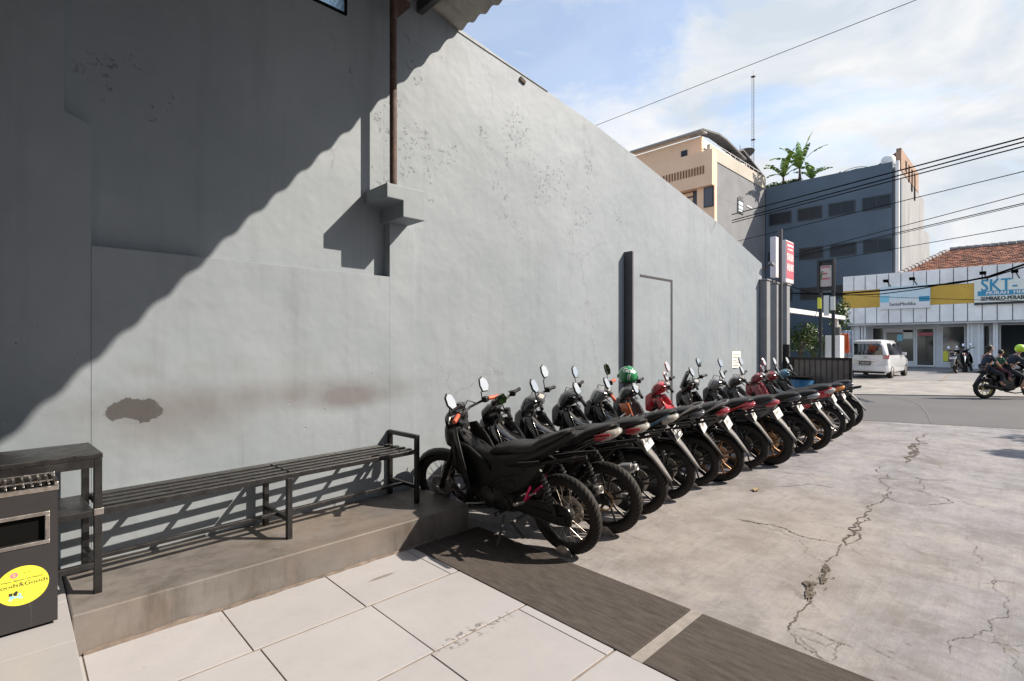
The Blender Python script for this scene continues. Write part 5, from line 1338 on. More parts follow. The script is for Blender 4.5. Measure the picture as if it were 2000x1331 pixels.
for (px, py) in ((1741, 562), (1792, 558), (1930, 548), (1992, 545)):
    q = on_x(px, py, SX); l = empty('sign_lamp', (SX, q.y, q.z), 0, {1741: 'leftmost black gooseneck lamp over the clinic sign', 1792: 'second black gooseneck lamp over the clinic sign', 1930: 'black gooseneck lamp over the letters of the large sign', 1992: 'rightmost black gooseneck lamp over the large sign'}[px], 'lamp', 'lamps above the shop signs')
    MB().tube([(0, 0, 0), (-.35, .12, .28), (-.5, .18, .42)], .03, 6).build('arm', M['void'], l); MB().obox((-.55, .2, .40), (.24, .3, .10), Matrix.Rotation(.5, 3, 'Y')).build('lamp_head', M['void'], l, bevel=.02)
# tiled roof behind the parapet
rt = empty('tiled_roof', (0, 0, 0), 0, 'weathered red clay tile roof rising behind the shop parapet', 'roof')
M['clay'] = mat('clay_tile', (.21, .080, .048), .85, island=.65, noise_amt=.35, nscale=2)
M['ridge'] = mat('ridge_tile', (.24, .23, .235), .85, noise_amt=.3, nscale=2)
ez, ex, rz_, rx_ = 6.1, 42.0, 8.15, 47.4; yl, yrid = 6.2, 4.2
mb = MB(); nx = 22; slope = math.atan2(rz_ - ez, rx_ - ex); rr = random.Random(2)
for i in range(nx):
    t = (i + .5)/nx; x = ex + (rx_ - ex)*t; z = ez + (rz_ - ez)*t; ylim = yl + (yrid - yl)*t; y = ylim
    while y > -9:
        if rr.random() > .0: mb.obox((x + rr.uniform(-.01, .01), y - .12, z + rr.uniform(-.01, .02)), (.30, .20, .035), Matrix.Rotation(-slope + .10 + rr.uniform(-.03, .03), 3, 'Y') @ Matrix.Rotation(rr.uniform(-.05, .05) , 3, 'X'))
        y -= .235
o = mb.build('roof_tiles', M['clay'], rt, fixn=False); o['kind'] = 'stuff'
MB().add([(ex, yl, ez - .04), (rx_, yrid, rz_ - .04), (rx_, -9, rz_ - .04), (ex, -9, ez - .04)], [(0, 1, 2, 3)]).build('roof_underlay', M['crack'], rt)
MB().add([(ex, yl, ez - .04), (rx_, yrid, rz_ - .04), (52, 6.8, ez - .04)], [(0, 1, 2)]).build('roof_underlay', M['clay'], rt)
P_ = [Vector((ex - .1, yl + .05, ez + .05)), Vector((rx_, yrid, rz_ + .06))]
for a, b, nm in ((P_[0], P_[1], 0), (P_[1], Vector((rx_, -9, rz_ + .06)), 1)):
    L_ = (b - a).length; k = int(L_/.42); d = (b-a).normalized()
    for i in range(k):
        c0 = a + d*(i*.42); MB().tube([c0, c0 + d*.40], [.15 + .02*rr.random(), .12], 8).build('ridge_tile', M['ridge'], rt, 60)

# ================================================================ TALL BUILDINGS BEHIND
M['darkb'] = mat('dark_grey_building_paint', (.090, .130, .175), .7, noise_amt=.12, nscale=.3)
M['darkglass'] = mat('dark_window_glass', (.016, .022, .030), .3, spec=.3)
M['winframe'] = mat('window_frame_dark', (.03, .04, .052), .5)
M['sideb'], nb = newmat('stained_white_side', .85, .2)
st1 = nb.noise(.6, 8, .7, sc=(1, 1, .25)); st2 = nb.rng(nb.noise(1.1, 8, .75, sc=(1, 1, .35)), .56, .66)
col = nb.mix(nb.rng(st1, .35, .65), (.36, .36, .375), (.26, .265, .28)); col = nb.mix(nb.math('MULTIPLY', st2, .5), col, (.22, .20, .19)); nb.L(col, nb.b.inputs['Base Color'])
BX = 50.0; BYR = 7.61; BYL = 17.45; BZ = 16.0
db = empty('dark_office_building', (0, 0, 0), 0, 'tall dark slate office block with two rows of wide dark windows', 'building')
MB().box(BX, 64, BYR + .3, BYL, 0, BZ).build('front_wall', M['darkb'], db)
MB().box(BX + .3, 64, BYR, BYR + .298, 0, BZ - .4).build('side_wall', M['sideb'], db)
MB().box(BX - .02, BX + .32, BYR - .12, BYR + .1, 0, BZ + .02).build('corner_trim', M['white'], db); MB().box(BX + .9, BX + 1.6, BYR - .10, BYR - .002, 0, BZ - 1.2).build('drain_strip', M['darkb'], db)
def bwin(px0, px1, z1, z0):
    a = on_x(px0, 400, BX).y; b = on_x(px1, 400, BX).y; w = MB(); t = .10; x0 = BX - .05
    w.box(x0, BX - .002, b, a, z1 - t, z1); w.box(x0, BX - .002, b, a, z0, z0 + t); w.box(x0, BX - .002, b, b + t, z0 + t, z1 - t); w.box(x0, BX - .002, a - t, a, z0 + t, z1 - t); w.box(x0, BX - .002, (a+b)/2 - .03, (a+b)/2 + .03, z0 + t, z1 - t)
    o = w.build('window', M['winframe'], db); MB().box(BX - .02, BX - .004, b + t, (a+b)/2 - .031, z0 + t, z1 - t).build('pane', M['darkglass'], o); MB().box(BX - .02, BX - .004, (a+b)/2 + .031, a - t, z0 + t, z1 - t).build('pane', M['darkglass'], o)
for (a, b) in ((1502, 1546), (1558, 1606), (1618, 1671), (1684, 1741)): bwin(a, b, 13.50, 12.40)
for (a, b) in ((1500, 1517), (1561, 1608), (1621, 1673), (1686, 1743)): bwin(a, b, 10.0, 8.95)
for (a, b) in ((1500, 1548), (1563, 1610), (1624, 1676)): bwin(a, b, 6.5, 5.4)
# brickwork and tank on its roof
tk = empty('water_tank', (50.8, on_x(1735, 320, 50.8).y, BZ), 0, 'small round white water tank on the dark office roof', 'tank')
MB().lathe([(0, 0), (.45, 0), (.48, .1), (.48, .55), (.35, .7), (0, .74)], axis='z', n=20).build('shell', M['white'], tk, 50)
bh_ = empty('brick_stair_housing', (0, 0, 0), 0, 'orange brick stair housing on the right end of the dark office roof', 'roof structure')
q = on_x(1775, 330, 52.0)
MB().prism([(BYR + .35, BZ + .001), (BYR + 2.1, BZ + .001), (BYR + 2.1, BZ + .3), (BYR + .35, BZ + 1.3)], 52.0, 56.5, 'x').build('wall', mat('orange_brick', (.26, .15, .10), .9, noise_amt=.25, nscale=2), bh_)
mb = MB(); mb.box(51.6, 60.5, BYR - .03, BYR + .30, BZ - .39, BZ + 1.45); mb.build('parapet', mat('brick_parapet', (.30, .20, .15), .9, noise_amt=.35, nscale=1.3), bh_)
for i in range(4): x = 53.5 + i*1.5; MB().box(x, x + .6, BYR - .05, BYR - .032, BZ - .3 - i*.5 + .3, BZ + .9).build('opening', M['void'], bh_)
# lower extension seen at the far right end
MB().box(64, 68, BYR + .02, BYR + 6, 0, BZ - 3.2).build('rear_wing', M['sideb'], db)

# peach building
PX = 38.3; PYf = 17.5
pb_ = empty('peach_house', (0, 0, 0), 0, 'peach and grey multi-storey house rising behind the long wall', 'building')
M['peach'] = mat('peach_paint', (.86, .58, .39), .75, noise_amt=.06, nscale=.6); M['greyside'] = mat('grey_side_plaster', (.185, .195, .215), .85, noise_amt=.16, nscale=.5); M['creamp'] = mat('cream_parapet', (.42, .39, .34), .8, noise_amt=.10, nscale=.7)
zc = on_x(1385, 310, PX).z
gy = PYf
MB().box(PX + .05, 60, gy + .01, 34, 0, 13.2).build('side_wall', M['greyside'], pb_)
zs = on_x(1386, 300, PX).z
MB().prism([(PX + .05, 13.2), (60, 13.2), (60, zs - .3), (PX + .05, zs - .3)], gy + .005, gy + .25, 'y').build('side_wall', M['greyside'], pb_)
MB().box(PX + .05, BX, gy - .05, gy + .20, zs - .299, zs + .75).build('parapet', M['creamp'], pb_)
# front (peach) volume: overhanging upper storey
zu0 = on_x(1392, 360, PX - .8).z
fy = on_x(1391, 360, PX - .8).y
MB().box(PX - .8, PX + .04, fy, 36, zu0, zs - .0).build('upper_front', M['peach'], pb_)
MB().box(PX - .1, PX + .04, fy + .1, 36, 5, zu0 - .002).build('lower_front', M['peach'], pb_)
# bay beside the overhang with dark window
a = on_x(1366, 362, PX - .3); b = on_x(1398, 404, PX - .3)
MB().box(PX - .5, PX - .101, b.y, a.y + .1, 5, zu0 - .003).build('bay', M['peach'], pb_)
a = on_x(1375, 368, PX - .5); b = on_x(1394, 403, PX - .5); w = MB().box(PX - .56, PX - .502, b.y, a.y, b.z, a.z).build('window', M['winframe'], pb_); MB().box(PX - .575, PX - .561, b.y + .08, a.y - .08, b.z + .08, a.z - .08).build('pane', mat('brown_glass', (.05, .03, .028), .1, spec=.8), w)
a = on_x(1327, 370, PX - .1); b = on_x(1365, 415, PX - .1); w = MB().box(PX - .16, PX - .101, b.y, a.y + 4, b.z - 2, a.z + .3).build('window', M['fin'], pb_); 
for i in range(9): MB().box(PX - .2, PX - .162, b.y + .45, a.y + 4, b.z - 2 + i*.42, b.z - 2 + i*.42 + .28).build('louvre', M['peach'], w)
# balusters and small window on the peach face
for i in range(16):
    px = 1291 + i*5.5; q = on_x(px, 340, PX - .8); z = on_x(px, 341 - i*1.15, PX - .8).z
    MB().box(PX - .86, PX - .802, q.y - .055, q.y + .035, zu0 + .95, zu0 + 1.55).build('slot_fin', mat('slot_brown', (.22, .10, .05), .8) if i == 0 else bpy.data.materials['slot_brown'], pb_)
# recessed gable face above with the small dark window
ga = on_x(1371, 263, PX); 
yr = on_x(1370, 280, PX).y
rise = lambda y: ga.z - (y - yr)*.012
MB().prism([(yr, zs + .001), (36, zs + .001), (36, ga.z - .1), (yr, ga.z - .1)], PX + .05, PX + .4, 'x').build('gable_wall', M['peach'], pb_)
MB().box(PX + .41, 47, yr + .05, yr + .3, zs + .8, ga.z - .2).build('terrace_wall', M['panel'], pb_)
a = on_x(1330, 296, PX); b = on_x(1342, 318, PX); w = MB().box(PX - .0, PX + .048, b.y, a.y, b.z, a.z).build('window', M['winframe'], pb_); MB().box(PX - .015, PX - .001, b.y + .06, a.y - .06, b.z + .06, a.z - .06).build('pane', M['darkglass'], w)
# roof slab edge (grey) pitched down to the right-hand back
e1 = on_x(1232, 300, PX - .4); e2 = on_x(1370, 255, PX - .4)
MB().bar((PX - .1, e1.y, e2.z), (PX - .1, e2.y - .1, e2.z), .9, .12).build('roof_edge', mat('grey_metal_roof', (.30, .31, .32), .5, noise_amt=.1), pb_)
rA = Vector((PX - .4, e2.y - .1, e2.z)); rB = on_y(1412, 270, e2.y - .1); rC = on_y(1460, 313, e2.y - .1)
mb = MB(); y0 = e2.y - .15
r1 = on_y(1405, 264, y0); r2 = on_y(1420, 275, y0); r3 = on_y(1458, 313, y0)
mb.prism([(rA.x, rA.z), (r1.x, r1.z), (r2.x, r2.z), (r3.x, r3.z), (r3.x, r3.z + .15), (r2.x, r2.z + .15), (r1.x, r1.z + .15), (rA.x, rA.z + .12)], y0, y0 + .9, 'y'); mb.build('roof', M['fin'], pb_)
# terrace railing
ra = on_y(1392, 277, gy); rb = on_y(1496, 345, gy); zr = zs + .75
for x in [PX + .2 + i*1.0 for i in range(12)]: MB().tube([(x, gy + .1, zr), (x, gy + .1, zr + .38)], .02, 5).build('rail_post', M['white'], pb_)
MB().tube([(PX + .2, gy + .1, zr + .38), (BX - .4, gy + .1, zr + .38)], .025, 6).build('top_rail', M['white'], pb_)
# windows in the grey side wall
a = on_y(1440, 387, gy); b = on_y(1451, 420, gy); w = MB().box(a.x, b.x, gy - .05, gy + .004, b.z, a.z).build('window', M['fin'], pb_); MB().box(a.x + .15, b.x - .15, gy - .07, gy - .051, b.z + .15, a.z - .15).build('pane', M['sign_pale'], w)
for k in range(4): MB().box(a.x + .1, b.x - .1, gy - .09, gy - .072, b.z + .3 + k*.35, b.z + .34 + k*.35).build('grille', M['void'], w)
a = on_y(1458, 401, gy); b = on_y(1467, 408, gy); w = MB().box(a.x, b.x, gy - .05, gy + .004, b.z, a.z).build('window', M['white'], pb_); MB().box(a.x + .1, b.x - .1, gy - .06, gy - .051, b.z + .06, a.z - .06).build('pane', M['sign_pale'], w)
# rooftop shed, dish, mast, plants on the terrace
q = on_y(1498, 330, gy + 2)
sh_ = empty('rooftop_shelter', (46.5, gy + 2.2, 16.6), 0, 'dark rooftop shelter with a pitched sheet roof above the grey wall', 'shelter')
MB().prism([(-2.6, 1.2), (0, 2.1), (5.2, .9), (5.2, 1.0), (0, 2.25), (-2.6, 1.35)], -1.6, 3, 'y').build('roof', M['fin'], sh_); MB().box(-2.2, 4.6, 1.0, 2.8, 0, 1.2).build('wall', mat('shelter_dark', (.07, .065, .06), .8), sh_)
for x in (-2.3, 1.2, 4.6): MB().box(x, x + .1, -1.4, -1.3, 0, 1.3).build('post', M['white'], sh_)
dp = on_y(1447, 297, gy + 1.5)
ds = empty('satellite_dish', dp, 0, 'grey mesh satellite dish tilted on the peach house roof', 'satellite dish')
mb = MB(); mb.lathe([(0.02, 0), (.5, .06), (.9, .2), (1.12, .36)], axis='z', n=28); mb.v = [Matrix.Rotation(R(162), 3, 'X') @ v for v in mb.v]; mb.build('reflector', M['fin_light'], ds, 60, solid=.03)
MB().tube([(0, 0, 0), (0, .1, -1.8)], .06, 8).build('mast', M['fin'], ds); MB().tube([(0, .0, .0), (0, .1, .65)], .03, 6).build('feed_arm', M['fin'], ds)
mz0 = 16.5; mq = on_y(1471, 300, 22.0); mtop = on_y(1471, 137, 22.0).z
an = empty('radio_mast', (mq.x, 22.0, mz0), 0, 'tall thin lattice radio mast behind the peach house', 'mast')
H_ = mtop - mz0; r_ = .14
legs = [(r_*math.cos(a), r_*math.sin(a)) for a in (0, 2.094, 4.189)]
for x, y in legs: MB().tube([(x, y, 0), (x, y, H_ - .8)], .018, 5).build('leg', M['fin_light'], an)
mb = MB(); k = int((H_ - .8)/.35)
for i in range(k):
    for j in range(3):
        a = legs[j]; b = legs[(j + 1) % 3]; mb.tube([(a[0], a[1], i*.35), (b[0], b[1], i*.35 + .3)], .009, 4, False)
mb.build('lattice', M['fin_light'], an)['kind'] = 'stuff'
MB().tube([(0, 0, H_ - .9), (0, 0, H_)], .014, 5).build('tip', M['fin_light'], an)
for z in (H_*.5, H_*.95): MB().box(-.2, .2, -.2, .2, z, z + .05).build('ring', M['rust'], an)
# banana plants on the dark building's roof
M['banana'] = mat('banana_leaf', (.16, .26, .045), .45, island=.45, noise_amt=.2, nscale=2)
def banana(px, x, h, n, seed, label):
    rr = random.Random(seed); y = on_x(px, 350, x).y; root = empty('banana_plant', (x, y, BZ - .4), 0, label, 'banana plant', 'banana plants on the dark office roof')
    MB().tube([(0, 0, 0), (.03, 0, h*.3), (.0, 0, h*.5)], [.16, .12, .07], 8).build('stem', M['bark'], root, 60)
    for i in range(n):
        a = 2*math.pi*i/n + rr.uniform(-.4, .4); el = rr.uniform(.75, 1.45); L_ = h*rr.uniform(.6, .95); pts = []; p = Vector((0, 0, h*.5)); d = Vector((math.cos(a)*math.cos(el), math.sin(a)*math.cos(el), math.sin(el)))
        for k in range(9): pts.append(p.copy()); p += d*L_/8; d = (d + Vector((0, 0, -.17))).normalized()
        side = Vector((-math.sin(a), math.cos(a), 0)); mb = MB()
        for s in (-1, 1):
            for k in range(8):
                w0 = .27*math.sin(math.pi*(k + .1)/8.3)**.6; w1 = .27*math.sin(math.pi*min(k + 1.1, 8.2)/8.3)**.6 if k < 7 else .02
                g_ = rr.uniform(.0, .3); dz = rr.uniform(-.14, -.02)
                mb.add([pts[k], pts[k].lerp(pts[k+1], 1 - g_*.4), pts[k].lerp(pts[k+1], 1 - g_) + side*s*w1 + Vector((0, 0, dz)), pts[k] + side*s*w0 + Vector((0, 0, dz))], [(0, 1, 2, 3)])
        mb.build('leaf', M['banana'], root, fixn=False)
banana(1530, 51.2, 2.9, 9, 1, 'left banana plant of the roof, broad torn leaves'); banana(1562, 51.0, 3.7, 9, 2, 'tallest banana plant on the office roof with an upright leaf'); banana(1585, 52.5, 2.3, 10, 6, 'low banana plant at the right of the rooftop clump')
q = on_x(1515, 362, 51.5); bush((51.5, q.y, BZ + .2), (1.0, 1.9, .8), 1300, .17, 'yellow-green shrub at the foot of the rooftop banana plants', 'leaf_y', seed=7, trunk=False)
q = on_x(1548, 352, 51.5); bush((51.5, q.y, BZ + .1), (.8, 1.4, .6), 700, .16, 'green shrub between the rooftop banana plants', 'leaf', seed=8, trunk=False)
q = on_x(1640, 333, 51.5); bush((51.5, q.y, BZ + .1), (.5, .5, .35), 220, .12, 'small spiky plant alone on the dark roof edge', 'leaf', seed=9, trunk=False)
q = on_x(1670, 330, 52); 
ar = empty('wire_arch', (52, q.y, BZ - .2), 0, 'low bare wire arch over the roof edge of the dark office', 'arch')
for k in range(3): MB().tube([(k*.5, 2.0 - 4.0*i/12, .2 + .75*math.sin(math.pi*i/12)) for i in range(13)], .03, 5).build('hoop', M['fin_light'], ar)

# ================================================================ WIRES
def cable(pts, r, label, sag=0, grp='overhead cables crossing the street', x0=None):
    a = Vector(pts[0]); b = Vector(pts[-1]); P = []
    for i in range(25):
        t = i/24; p = a.lerp(b, t); p.z -= 4*sag*t*(1-t); P.append(p)
    o = MB().tube(P, r, 5).build('overhead_cable', M['void'], None, 60); tag(o, label, 'cable', grp); return o
def span(pa, pb, xa, xb, ta=-.4, tb=1.5):
    a = on_x(*pa, xa); b = on_x(*pb, xb); return (a + (b-a)*ta, a + (b-a)*tb)
cable(span((1500, 401), (2000, 269), 23, 19, -.25, 1.2), .023, 'topmost of the three thick black cables on the right')
cable(span((1500, 412), (2000, 277), 23, 19, -.25, 1.2), .022, 'middle of the three thick black cables on the right')
cable(span((1500, 417), (2000, 286), 23, 19, -.25, 1.2), .019, 'lowest of the three thick black cables on the right')
cable(span((1500, 457), (2000, 335), 23.3, 19.2, -.25, 1.2), .013, 'single thin cable below the three thick ones')
cable(span((1607, 483), (2000, 379), 23.3, 19.2, -.35, 1.2), .012, 'upper of the faint wires crossing the dark office')
cable(span((1607, 489), (2000, 397), 23.4, 19.3, -.35, 1.2), .014, 'first of a pair of thin wires over the shop roof')
cable(span((1607, 492), (2000, 400), 23.5, 19.4, -.35, 1.2), .010, 'second of a pair of thin wires over the shop roof')
cable(span((1750, 486), (2000, 442), 23.5, 20.5, -.8, 1.3), .012, 'lowest thin wire just above the tiled roof')
for k, (pp_, r_, lab) in enumerate(((((1545, 573), (1600, 574), (1645, 574), (1720, 568), (1800, 560), (1870, 553), (1930, 541), (2000, 517), (2080, 480)), .030, 'thick black cable bundle sagging across the shop front'),
        (((1545, 560), (1590, 574), (1640, 577), (1718, 575), (1790, 566), (1860, 552), (1930, 543), (2000, 522), (2080, 488)), .018, 'twisted cable sagging with the thick bundle'),
        (((1545, 577), (1640, 575), (1718, 580), (1800, 583), (1900, 586), (2000, 588), (2080, 590)), .009, 'lowest thin wire across the shop signs'))):
    P = [on_x(px, py, 24 - (px - 1545)/535*4.2) for px, py in pp_]
    tag(MB().tube(P, r_, 6).build('overhead_cable', M['void'], None, 60), lab, 'cable', 'low cables sagging across the shop front')
a = on_y(1165, 245, 9.0); b = on_x(1790, 0, 13); cable((a + (a-b)*.15, b + (b-a)*.3), .007, 'long thin wire high across the sky')

# ================================================================ WHITE CAR
car = empty('white_car', on_z(1690, 739) + Vector((0, 0, .004)), R(0), 'white compact people carrier parked nose-in before the shop', 'car')
car.rotation_euler = (0, 0, R(-2))
M['carw'] = mat('car_white', (.62, .63, .65), .22, coat=.8, noise_amt=.03); M['carglass'] = mat('car_glass', (.012, .014, .017), .06, spec=.9); 
def csec(x, zb_, zt_, wb, wt, zs_):
    """body ring in the y-z plane: rocker, belt, shoulder, roof"""
    half = [(wb*.90, zb_), (wb, zb_ + .10), (wb + .01, zb_ + .35), (wb, zs_ - .05), (wb - .03, zs_), (wt + .03, zt_ - .16), (wt - .06, zt_ - .035), (wt - .30, zt_)]
    return [Vector((x, y, z)) for y, z in half] + [Vector((x, -y, z)) for y, z in reversed(half)]
mb = MB()
mb.loft([csec(.0, .34, 1.02, .74, .70, .95), csec(.02, .28, 1.52, .80, .60, 1.02), csec(.10, .24, 1.64, .83, .63, 1.04), csec(.35, .22, 1.69, .845, .66, 1.03), csec(1.2, .20, 1.715, .85, .67, 1.00), csec(2.2, .20, 1.70, .85, .665, .97), csec(2.9, .20, 1.55, .85, .62, .95), csec(3.35, .20, 1.14, .845, .66, .93), csec(3.9, .24, .92, .82, .66, .82), csec(4.15, .30, .75, .74, .6, .70)])
mb.build('body', M['carw'], car, 60)
mb = MB(); prof = [(-.66, 1.03), (.66, 1.03), (.60, 1.42), (.50, 1.535), (-.50, 1.535), (-.60, 1.42)]
mb.add([(-.012 + (.02 if z > 1.5 else 0) , y, z) for y, z in prof] + [(.05, y, z) for y, z in prof], [tuple(range(6)), tuple(range(11, 5, -1))] + [(i, (i+1) % 6, (i+1) % 6 + 6, i + 6) for i in range(6)]); mb.build('rear_window', M['carglass'], car)
for s in (-1, 1):
    for (x0, x1, x2, x3) in ((.42, 1.10, 1.10, .30), (1.16, 2.02, 2.10, 1.16), (2.10, 2.72, 3.12, 2.18)):
        yb, yt = s*.835, s*.700
        mb = MB(); mb.add([(x0, yt, 1.54), (x1, yt, 1.54), (x2, yb, 1.03), (x3, yb, 1.03)] + [(x0, yt - s*.02, 1.54), (x1, yt - s*.02, 1.54), (x2, yb - s*.02, 1.03), (x3, yb - s*.02, 1.03)], [(0, 1, 2, 3), (7, 6, 5, 4), (0, 4, 5, 1), (1, 5, 6, 2), (2, 6, 7, 3), (3, 7, 4, 0)]); mb.build('side_window', M['carglass'], car)
    mb = MB(); mb.prism([(.0, .86), (.0, 1.02), (.16, 1.05), (.22, .98), (.10, .84)], s*.66, s*.845, 'y'); mb.v = [v + Vector((-.02, 0, 0)) for v in mb.v]; mb.build('tail_lamp', M['lens_red'], car, bevel=.01)
    MB().obox((2.55, s*.93, 1.06), (.12, .18, .14)).build('wing_mirror', M['carw'], car, bevel=.03)
    for x in (.72, 3.42):
        w = MB().lathe([(.19, -.09), (.29, -.09), (.305, -.06), (.305, .06), (.29, .09), (.19, .09)], c=(0, 0, 0), n=28, closed=True).build('wheel', M['tyre'], car, 50); w.location = (x, s*.765, .305)
        MB().lathe([(0, s*.075), (.05, s*.08), (.10, s*.065), (.19, s*.085), (.19, s*.02), (0, s*.02)], n=14).build('rim', M['alu'], w, 40)
        mb = MB(); mb.lathe([(.0, s*.838), (.345, s*.838)], c=(x, 0, .32), n=24, a0=-.05, a1=math.pi + .05); mb.build('wheel_arch', M['void'], car, fixn=False)
MB().box(-.07, .2, -.80, .80, .30, .56).build('bumper', M['carw'], car, bevel=.05, seg=3); MB().box(-.05, .1, -.7, .7, .22, .30).build('valance', M['bk_matt'], car)
q = MB().box(-.085, -.071, -.22, .22, .60, .74).build('number_plate', M['plate_k'], car); MB().box(-.06, -.02, -.45, .45, .76, .80).build('plate_garnish', M['chrome'], car, bevel=.008)
mb = MB(); 
for k in range(7): mb.box(-.09, -.0855, -.17 + k*.05, -.145 + k*.05, .645, .70)
mb.build('lettering', M['plate_w'], q)
mb = MB(); mb.box(-.03, -.015, -.055, -.035, .88, .97); mb.box(-.03, -.015, .035, .055, .88, .97); mb.box(-.03, -.015, -.035, .035, .915, .935); mb.build('badge', M['chrome'], car)
MB().bar((-.03, .1, 1.05), (-.03, -.22, 1.10), .02, .02).build('rear_wiper', M['void'], car); MB().box(-.0, .28, -.58, .58, 1.60, 1.655).build('roof_spoiler', M['carw'], car, bevel=.02)

# ================================================================ PARKED PAIR BEFORE THE SHOP
for i, (px, py, yaw, P, lab) in enumerate(((1868, 730, 265, dict(style='scooter', paint='bk_gloss', plate='white', lamp='gry_p', mirror_h=.16, lean=6, scale=1.22), 'black scooter with a white plate parked before the shop window'),
        (1888, 728, 262, dict(style='underbone', paint='bk_gloss', plate=None, head='bk_gloss', fender='sign_pale', mirror_h=.2, scale=1.22), 'dark motorcycle leaning beside the shop pillar'))):
    p = on_z(px, py); make_bike(lab, (p.x, p.y, .006), yaw - 360 + (5 if i else 0), P, 'motorcycles parked before the white shop')

# ================================================================ PASSING MOTORCYCLE WITH THREE PEOPLE
rp = on_z(1922.6, 779, -.03); road_dir = Vector((.66, -.75, 0)).normalized()
yaw_r = math.degrees(math.atan2(road_dir.y, road_dir.x)) - 90
rb_, _ = make_bike('black sporty motorcycle with gold rims carrying three people along the road', (rp.x, rp.y, -.029), yaw_r,
      dict(paint='bk_gloss', tail='bk_gloss', wheel='cast', rim='yellowrim', R=.29, tw=.11, WB=1.28, steer=0, lean=0, stand=False, plate=None, fender='bk_matt', lamp='gry_p', case='gold', tailup=.03, mirror_h=.15, accent='lens_amber'), group=None)
if 'group' in rb_: del rb_['group']
M['skin'] = mat('skin', (.38, .21, .14), .55); M['navy'] = mat('navy_cloth', (.022, .03, .045), .9, noise_amt=.2, nscale=6); M['green_c'] = mat('green_cloth', (.02, .10, .065), .9, noise_amt=.2, nscale=6); M['hair'] = mat('dark_hair', (.012, .010, .009), .6); M['pantsk'] = mat('black_trousers', (.018, .02, .03), .9); M['grey_mask'] = mat('grey_mask', (.30, .32, .34), .8); M['pinkskin'] = mat('maroon_cloth', (.10, .035, .05), .8)
def skinmesh(name, verts, edges, radii, m, par, sub=1):
    me = bpy.data.meshes.new(name); me.from_pydata([Vector(v) for v in verts], edges, []); o = mobj(name, me, None, par)
    md = o.modifiers.new('skin', 'SKIN'); md.use_smooth_shade = True
    for i, r in enumerate(radii):
        sv = me.skin_vertices[0].data[i]; sv.radius = (r, r) if isinstance(r, (int, float)) else r; sv.use_root = (i == 0)
    s = o.modifiers.new('sub', 'SUBSURF'); s.levels = sub; s.render_levels = sub
    me.materials.append(m); return o
RYZ = math.atan2(road_dir.y, road_dir.x)
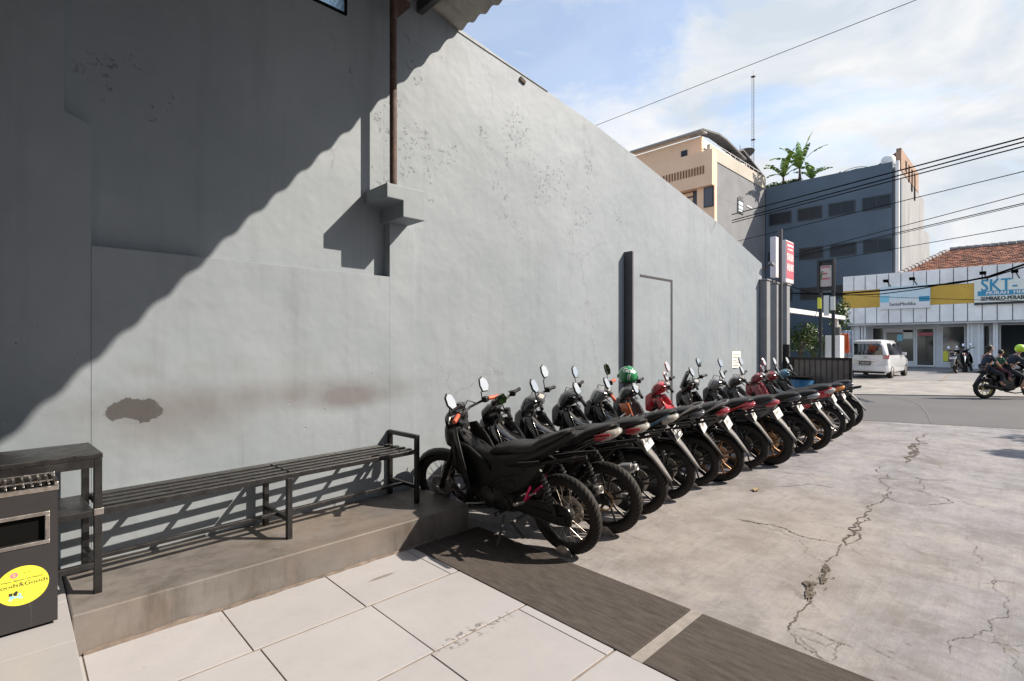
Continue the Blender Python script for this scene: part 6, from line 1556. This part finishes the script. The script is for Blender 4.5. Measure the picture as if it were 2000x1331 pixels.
def rider(x, sc_, label, shirt, legs, pose):
    root = empty('person', (rp.x + road_dir.x*x, rp.y + road_dir.y*x, -.03), RYZ, label, 'person'); root.scale = (sc_,)*3
    k = 1/sc_; sz = pose['seat']*k; lean = pose['lean']; hip = Vector((0, 0, sz + .09)); ch = hip + Vector((lean*.36, 0, .34)); nk = ch + Vector((lean*.14, 0, .16)); hd_ = nk + Vector((pose.get('hf', .05), 0, .15))
    V = [hip, hip.lerp(ch, .5), ch, nk, hd_ - Vector((.0, 0, .02))]; E = [(0, 1), (1, 2), (2, 3), (3, 4)]; Rr = [(.135, .15), (.12, .14), (.125, .165), .052, .06]
    hnd = Vector(pose['hand'])*k
    for s in (-1, 1):
        b = len(V); sh_v = ch + Vector((.0, s*.165, .06)); el = sh_v.lerp(hnd + Vector((0, s*pose['hw'], 0)), .48) + Vector((0, s*.06, -.09)); ha = hnd + Vector((0, s*pose['hw'], 0))
        V += [sh_v, el, ha.lerp(el, .08), ha]; E += [(2, b), (b, b+1), (b+1, b+2), (b+2, b+3)]; Rr += [.055, .042, .030, .030]
    for s in (-1, 1):
        b = len(V); kn = Vector((pose['knee'][0]*k, s*.20, pose['knee'][1]*k)); an_ = Vector((pose['foot'][0]*k, s*.20, pose['foot'][1]*k + .07)); to = an_ + Vector((.15, 0, -.06))
        V += [hip + Vector((.05, s*.10, -.02)), kn, an_, to]; E += [(0, b), (b, b+1), (b+1, b+2), (b+2, b+3)]; Rr += [.085, .058, .040, .035]
    skinmesh('body', V, E, Rr, M['skin'], root)
    # shirt and trousers as slightly larger skins
    V2 = [hip + Vector((0, 0, .02)), hip.lerp(ch, .5), ch, nk - Vector((0, 0, .05))]; E2 = [(0, 1), (1, 2), (2, 3)]; R2 = [(.15, .165), (.135, .155), (.14, .18), .07]
    f = pose.get('sleeve', 1.0)
    for i, s in ((5, -1), (9, 1)):
        b = len(V2); V2 += [V[i], V[i+1], V[i+2].lerp(V[i+3], .9)] if f >= 1 else [V[i], V[i].lerp(V[i+1], .7)]
        E2 += [(2, b), (b, b+1)] + ([(b+1, b+2)] if f >= 1 else []); R2 += [.068, .055, .040] if f >= 1 else [.068, .058]
    skinmesh('shirt', V2, E2, R2, shirt, root)
    V3 = [hip]; E3 = []; R3 = [(.145, .16)]
    for i in (13, 17):
        b = len(V3); V3 += [V[i], V[i+1], V[i+1].lerp(V[i+2], pose.get('leg', .85))]; E3 += [(0, b), (b, b+1), (b+1, b+2)]; R3 += [.098, .072, .055]
    skinmesh('trousers', V3, E3, R3, legs, root)
    # head with nose, ears, eyes
    mb = MB(); mb.ell(hd_ + Vector((0, 0, .02)), (.092, .074, .115), 16, 12); mb.ell(hd_ + Vector((.092, 0, .005)), (.016, .011, .018), 8, 6)
    for s in (-1, 1): mb.ell(hd_ + Vector((-.005, s*.076, .01)), (.018, .008, .028), 8, 6)
    mb.build('head', M['skin'], root, 80)
    mb = MB()
    for s in (-1, 1): mb.ell(hd_ + Vector((.080, s*.030, .03)), (.008, .012, .006), 8, 6)
    mb.build('eye', M['void'], root)
    if pose['top'] == 'helmet':
        mb = MB(); rings = []
        for i in range(12):
            e = R(-48) + R(137)*i/11; rings.append([hd_ + Vector((-.01, 0, .035)) + Vector((.148*math.cos(2*math.pi*j/24)*math.cos(e)*(1.06), .132*math.sin(2*math.pi*j/24)*math.cos(e), .142*math.sin(e))) for j in range(24)])
        mb.loft(rings); mb.build('helmet_shell', M['lime'], root, 70)
        mb = MB(); mb.ell(hd_ + Vector((.075, 0, .02)), (.088, .118, .05), 14, 8); mb.build('visor', M['carglass'], root, 70)
        mb = MB(); mb.obox(hd_ + Vector((.15, 0, .11)), (.12, .16, .02), Matrix.Rotation(.3, 3, 'Y')); mb.build('helmet_peak', M['sil_p'], root, bevel=.008)
    else:
        mb = MB(); mb.ell(hd_ + Vector((-.028, 0, .045)), (.098, .086, .108), 16, 12); 
        if pose['top'] == 'long': mb.ell(hd_ + Vector((-.085, 0, -.02)), (.045, .07, .10), 12, 8); mb.ell(hd_ + Vector((-.12, 0, .05)), (.05, .05, .05), 10, 8)
        mb.build('hair', M['hair'], root, 80)
        if pose.get('mask'): mb = MB(); mb.ell(hd_ + Vector((.055, 0, -.035)), (.05, .06, .045), 12, 8); mb.build('face_mask', M['grey_mask'], root, 80)
    return root
rider(.02, .82, 'woman with dark hair and grey mask riding at the back of the moving motorcycle', M['navy'], M['pantsk'], dict(seat=.79, lean=.22, hand=(.36, .0, .86), hw=.13, knee=(.34, .66), foot=(.28, .38), top='long', mask=True, sleeve=.5))
rider(.33, .66, 'small child in green seated between the two adults on the motorcycle', M['green_c'], M['pinkskin'], dict(seat=.80, lean=.25, hand=(.22, .0, .98), hw=.12, knee=(.24, .74), foot=(.20, .52), top='short', sleeve=.5))
rider(.56, .84, 'motorcycle rider in dark jacket and lime green helmet leaning forward', M['navy'], M['pantsk'], dict(seat=.76, lean=.75, hf=.10, hand=(.33, .0, .98), hw=.30, knee=(.38, .60), foot=(.26, .28), top='helmet', leg=.3))

# ================================================================ TREE OFF TO THE RIGHT (throws the leafy shade on the yard) and unseen blocks added to cut fill light
tp = Vector((9.7 + 4.6, .35 - 4.6, 0))
bush((14.9, -5.75, 4.95), (1.25, 2.1, .75), 4200, .13, 'broad leafy tree beyond the right edge of the yard', cat='tree', name='yard_tree', seed=12)
nb_ = MB().box(-14, 10.5, -9.4, -9.1, 0, 4.2).build('bounce_blocker_wall', M['corbel']); tag(nb_, 'unseen grey wall added across the yard to cut sky and bounce light', 'wall')  # unseen wall, added to hold back sky and ground bounce
sb = MB().box(-14, -2.61, -12, 8, 0, 7.5).build('sky_blocker_mass', M['fin']); tag(sb, 'unseen plain grey block added behind the canopy to cut sky light', 'building')  # added out of view so less sky reaches the shaded wall
for i, (x, y, w_, h_, mm, lab) in enumerate(((60, 40, 22, 9, 'peach', 'plain peach block far behind the wall'), (75, -20, 26, 8, 'creamp', 'pale low block far beyond the shop roof'))):
    tag(MB().box(x, x + 12, y, y + w_, 0, h_).build('distant_building', M[mm]), lab, 'building')
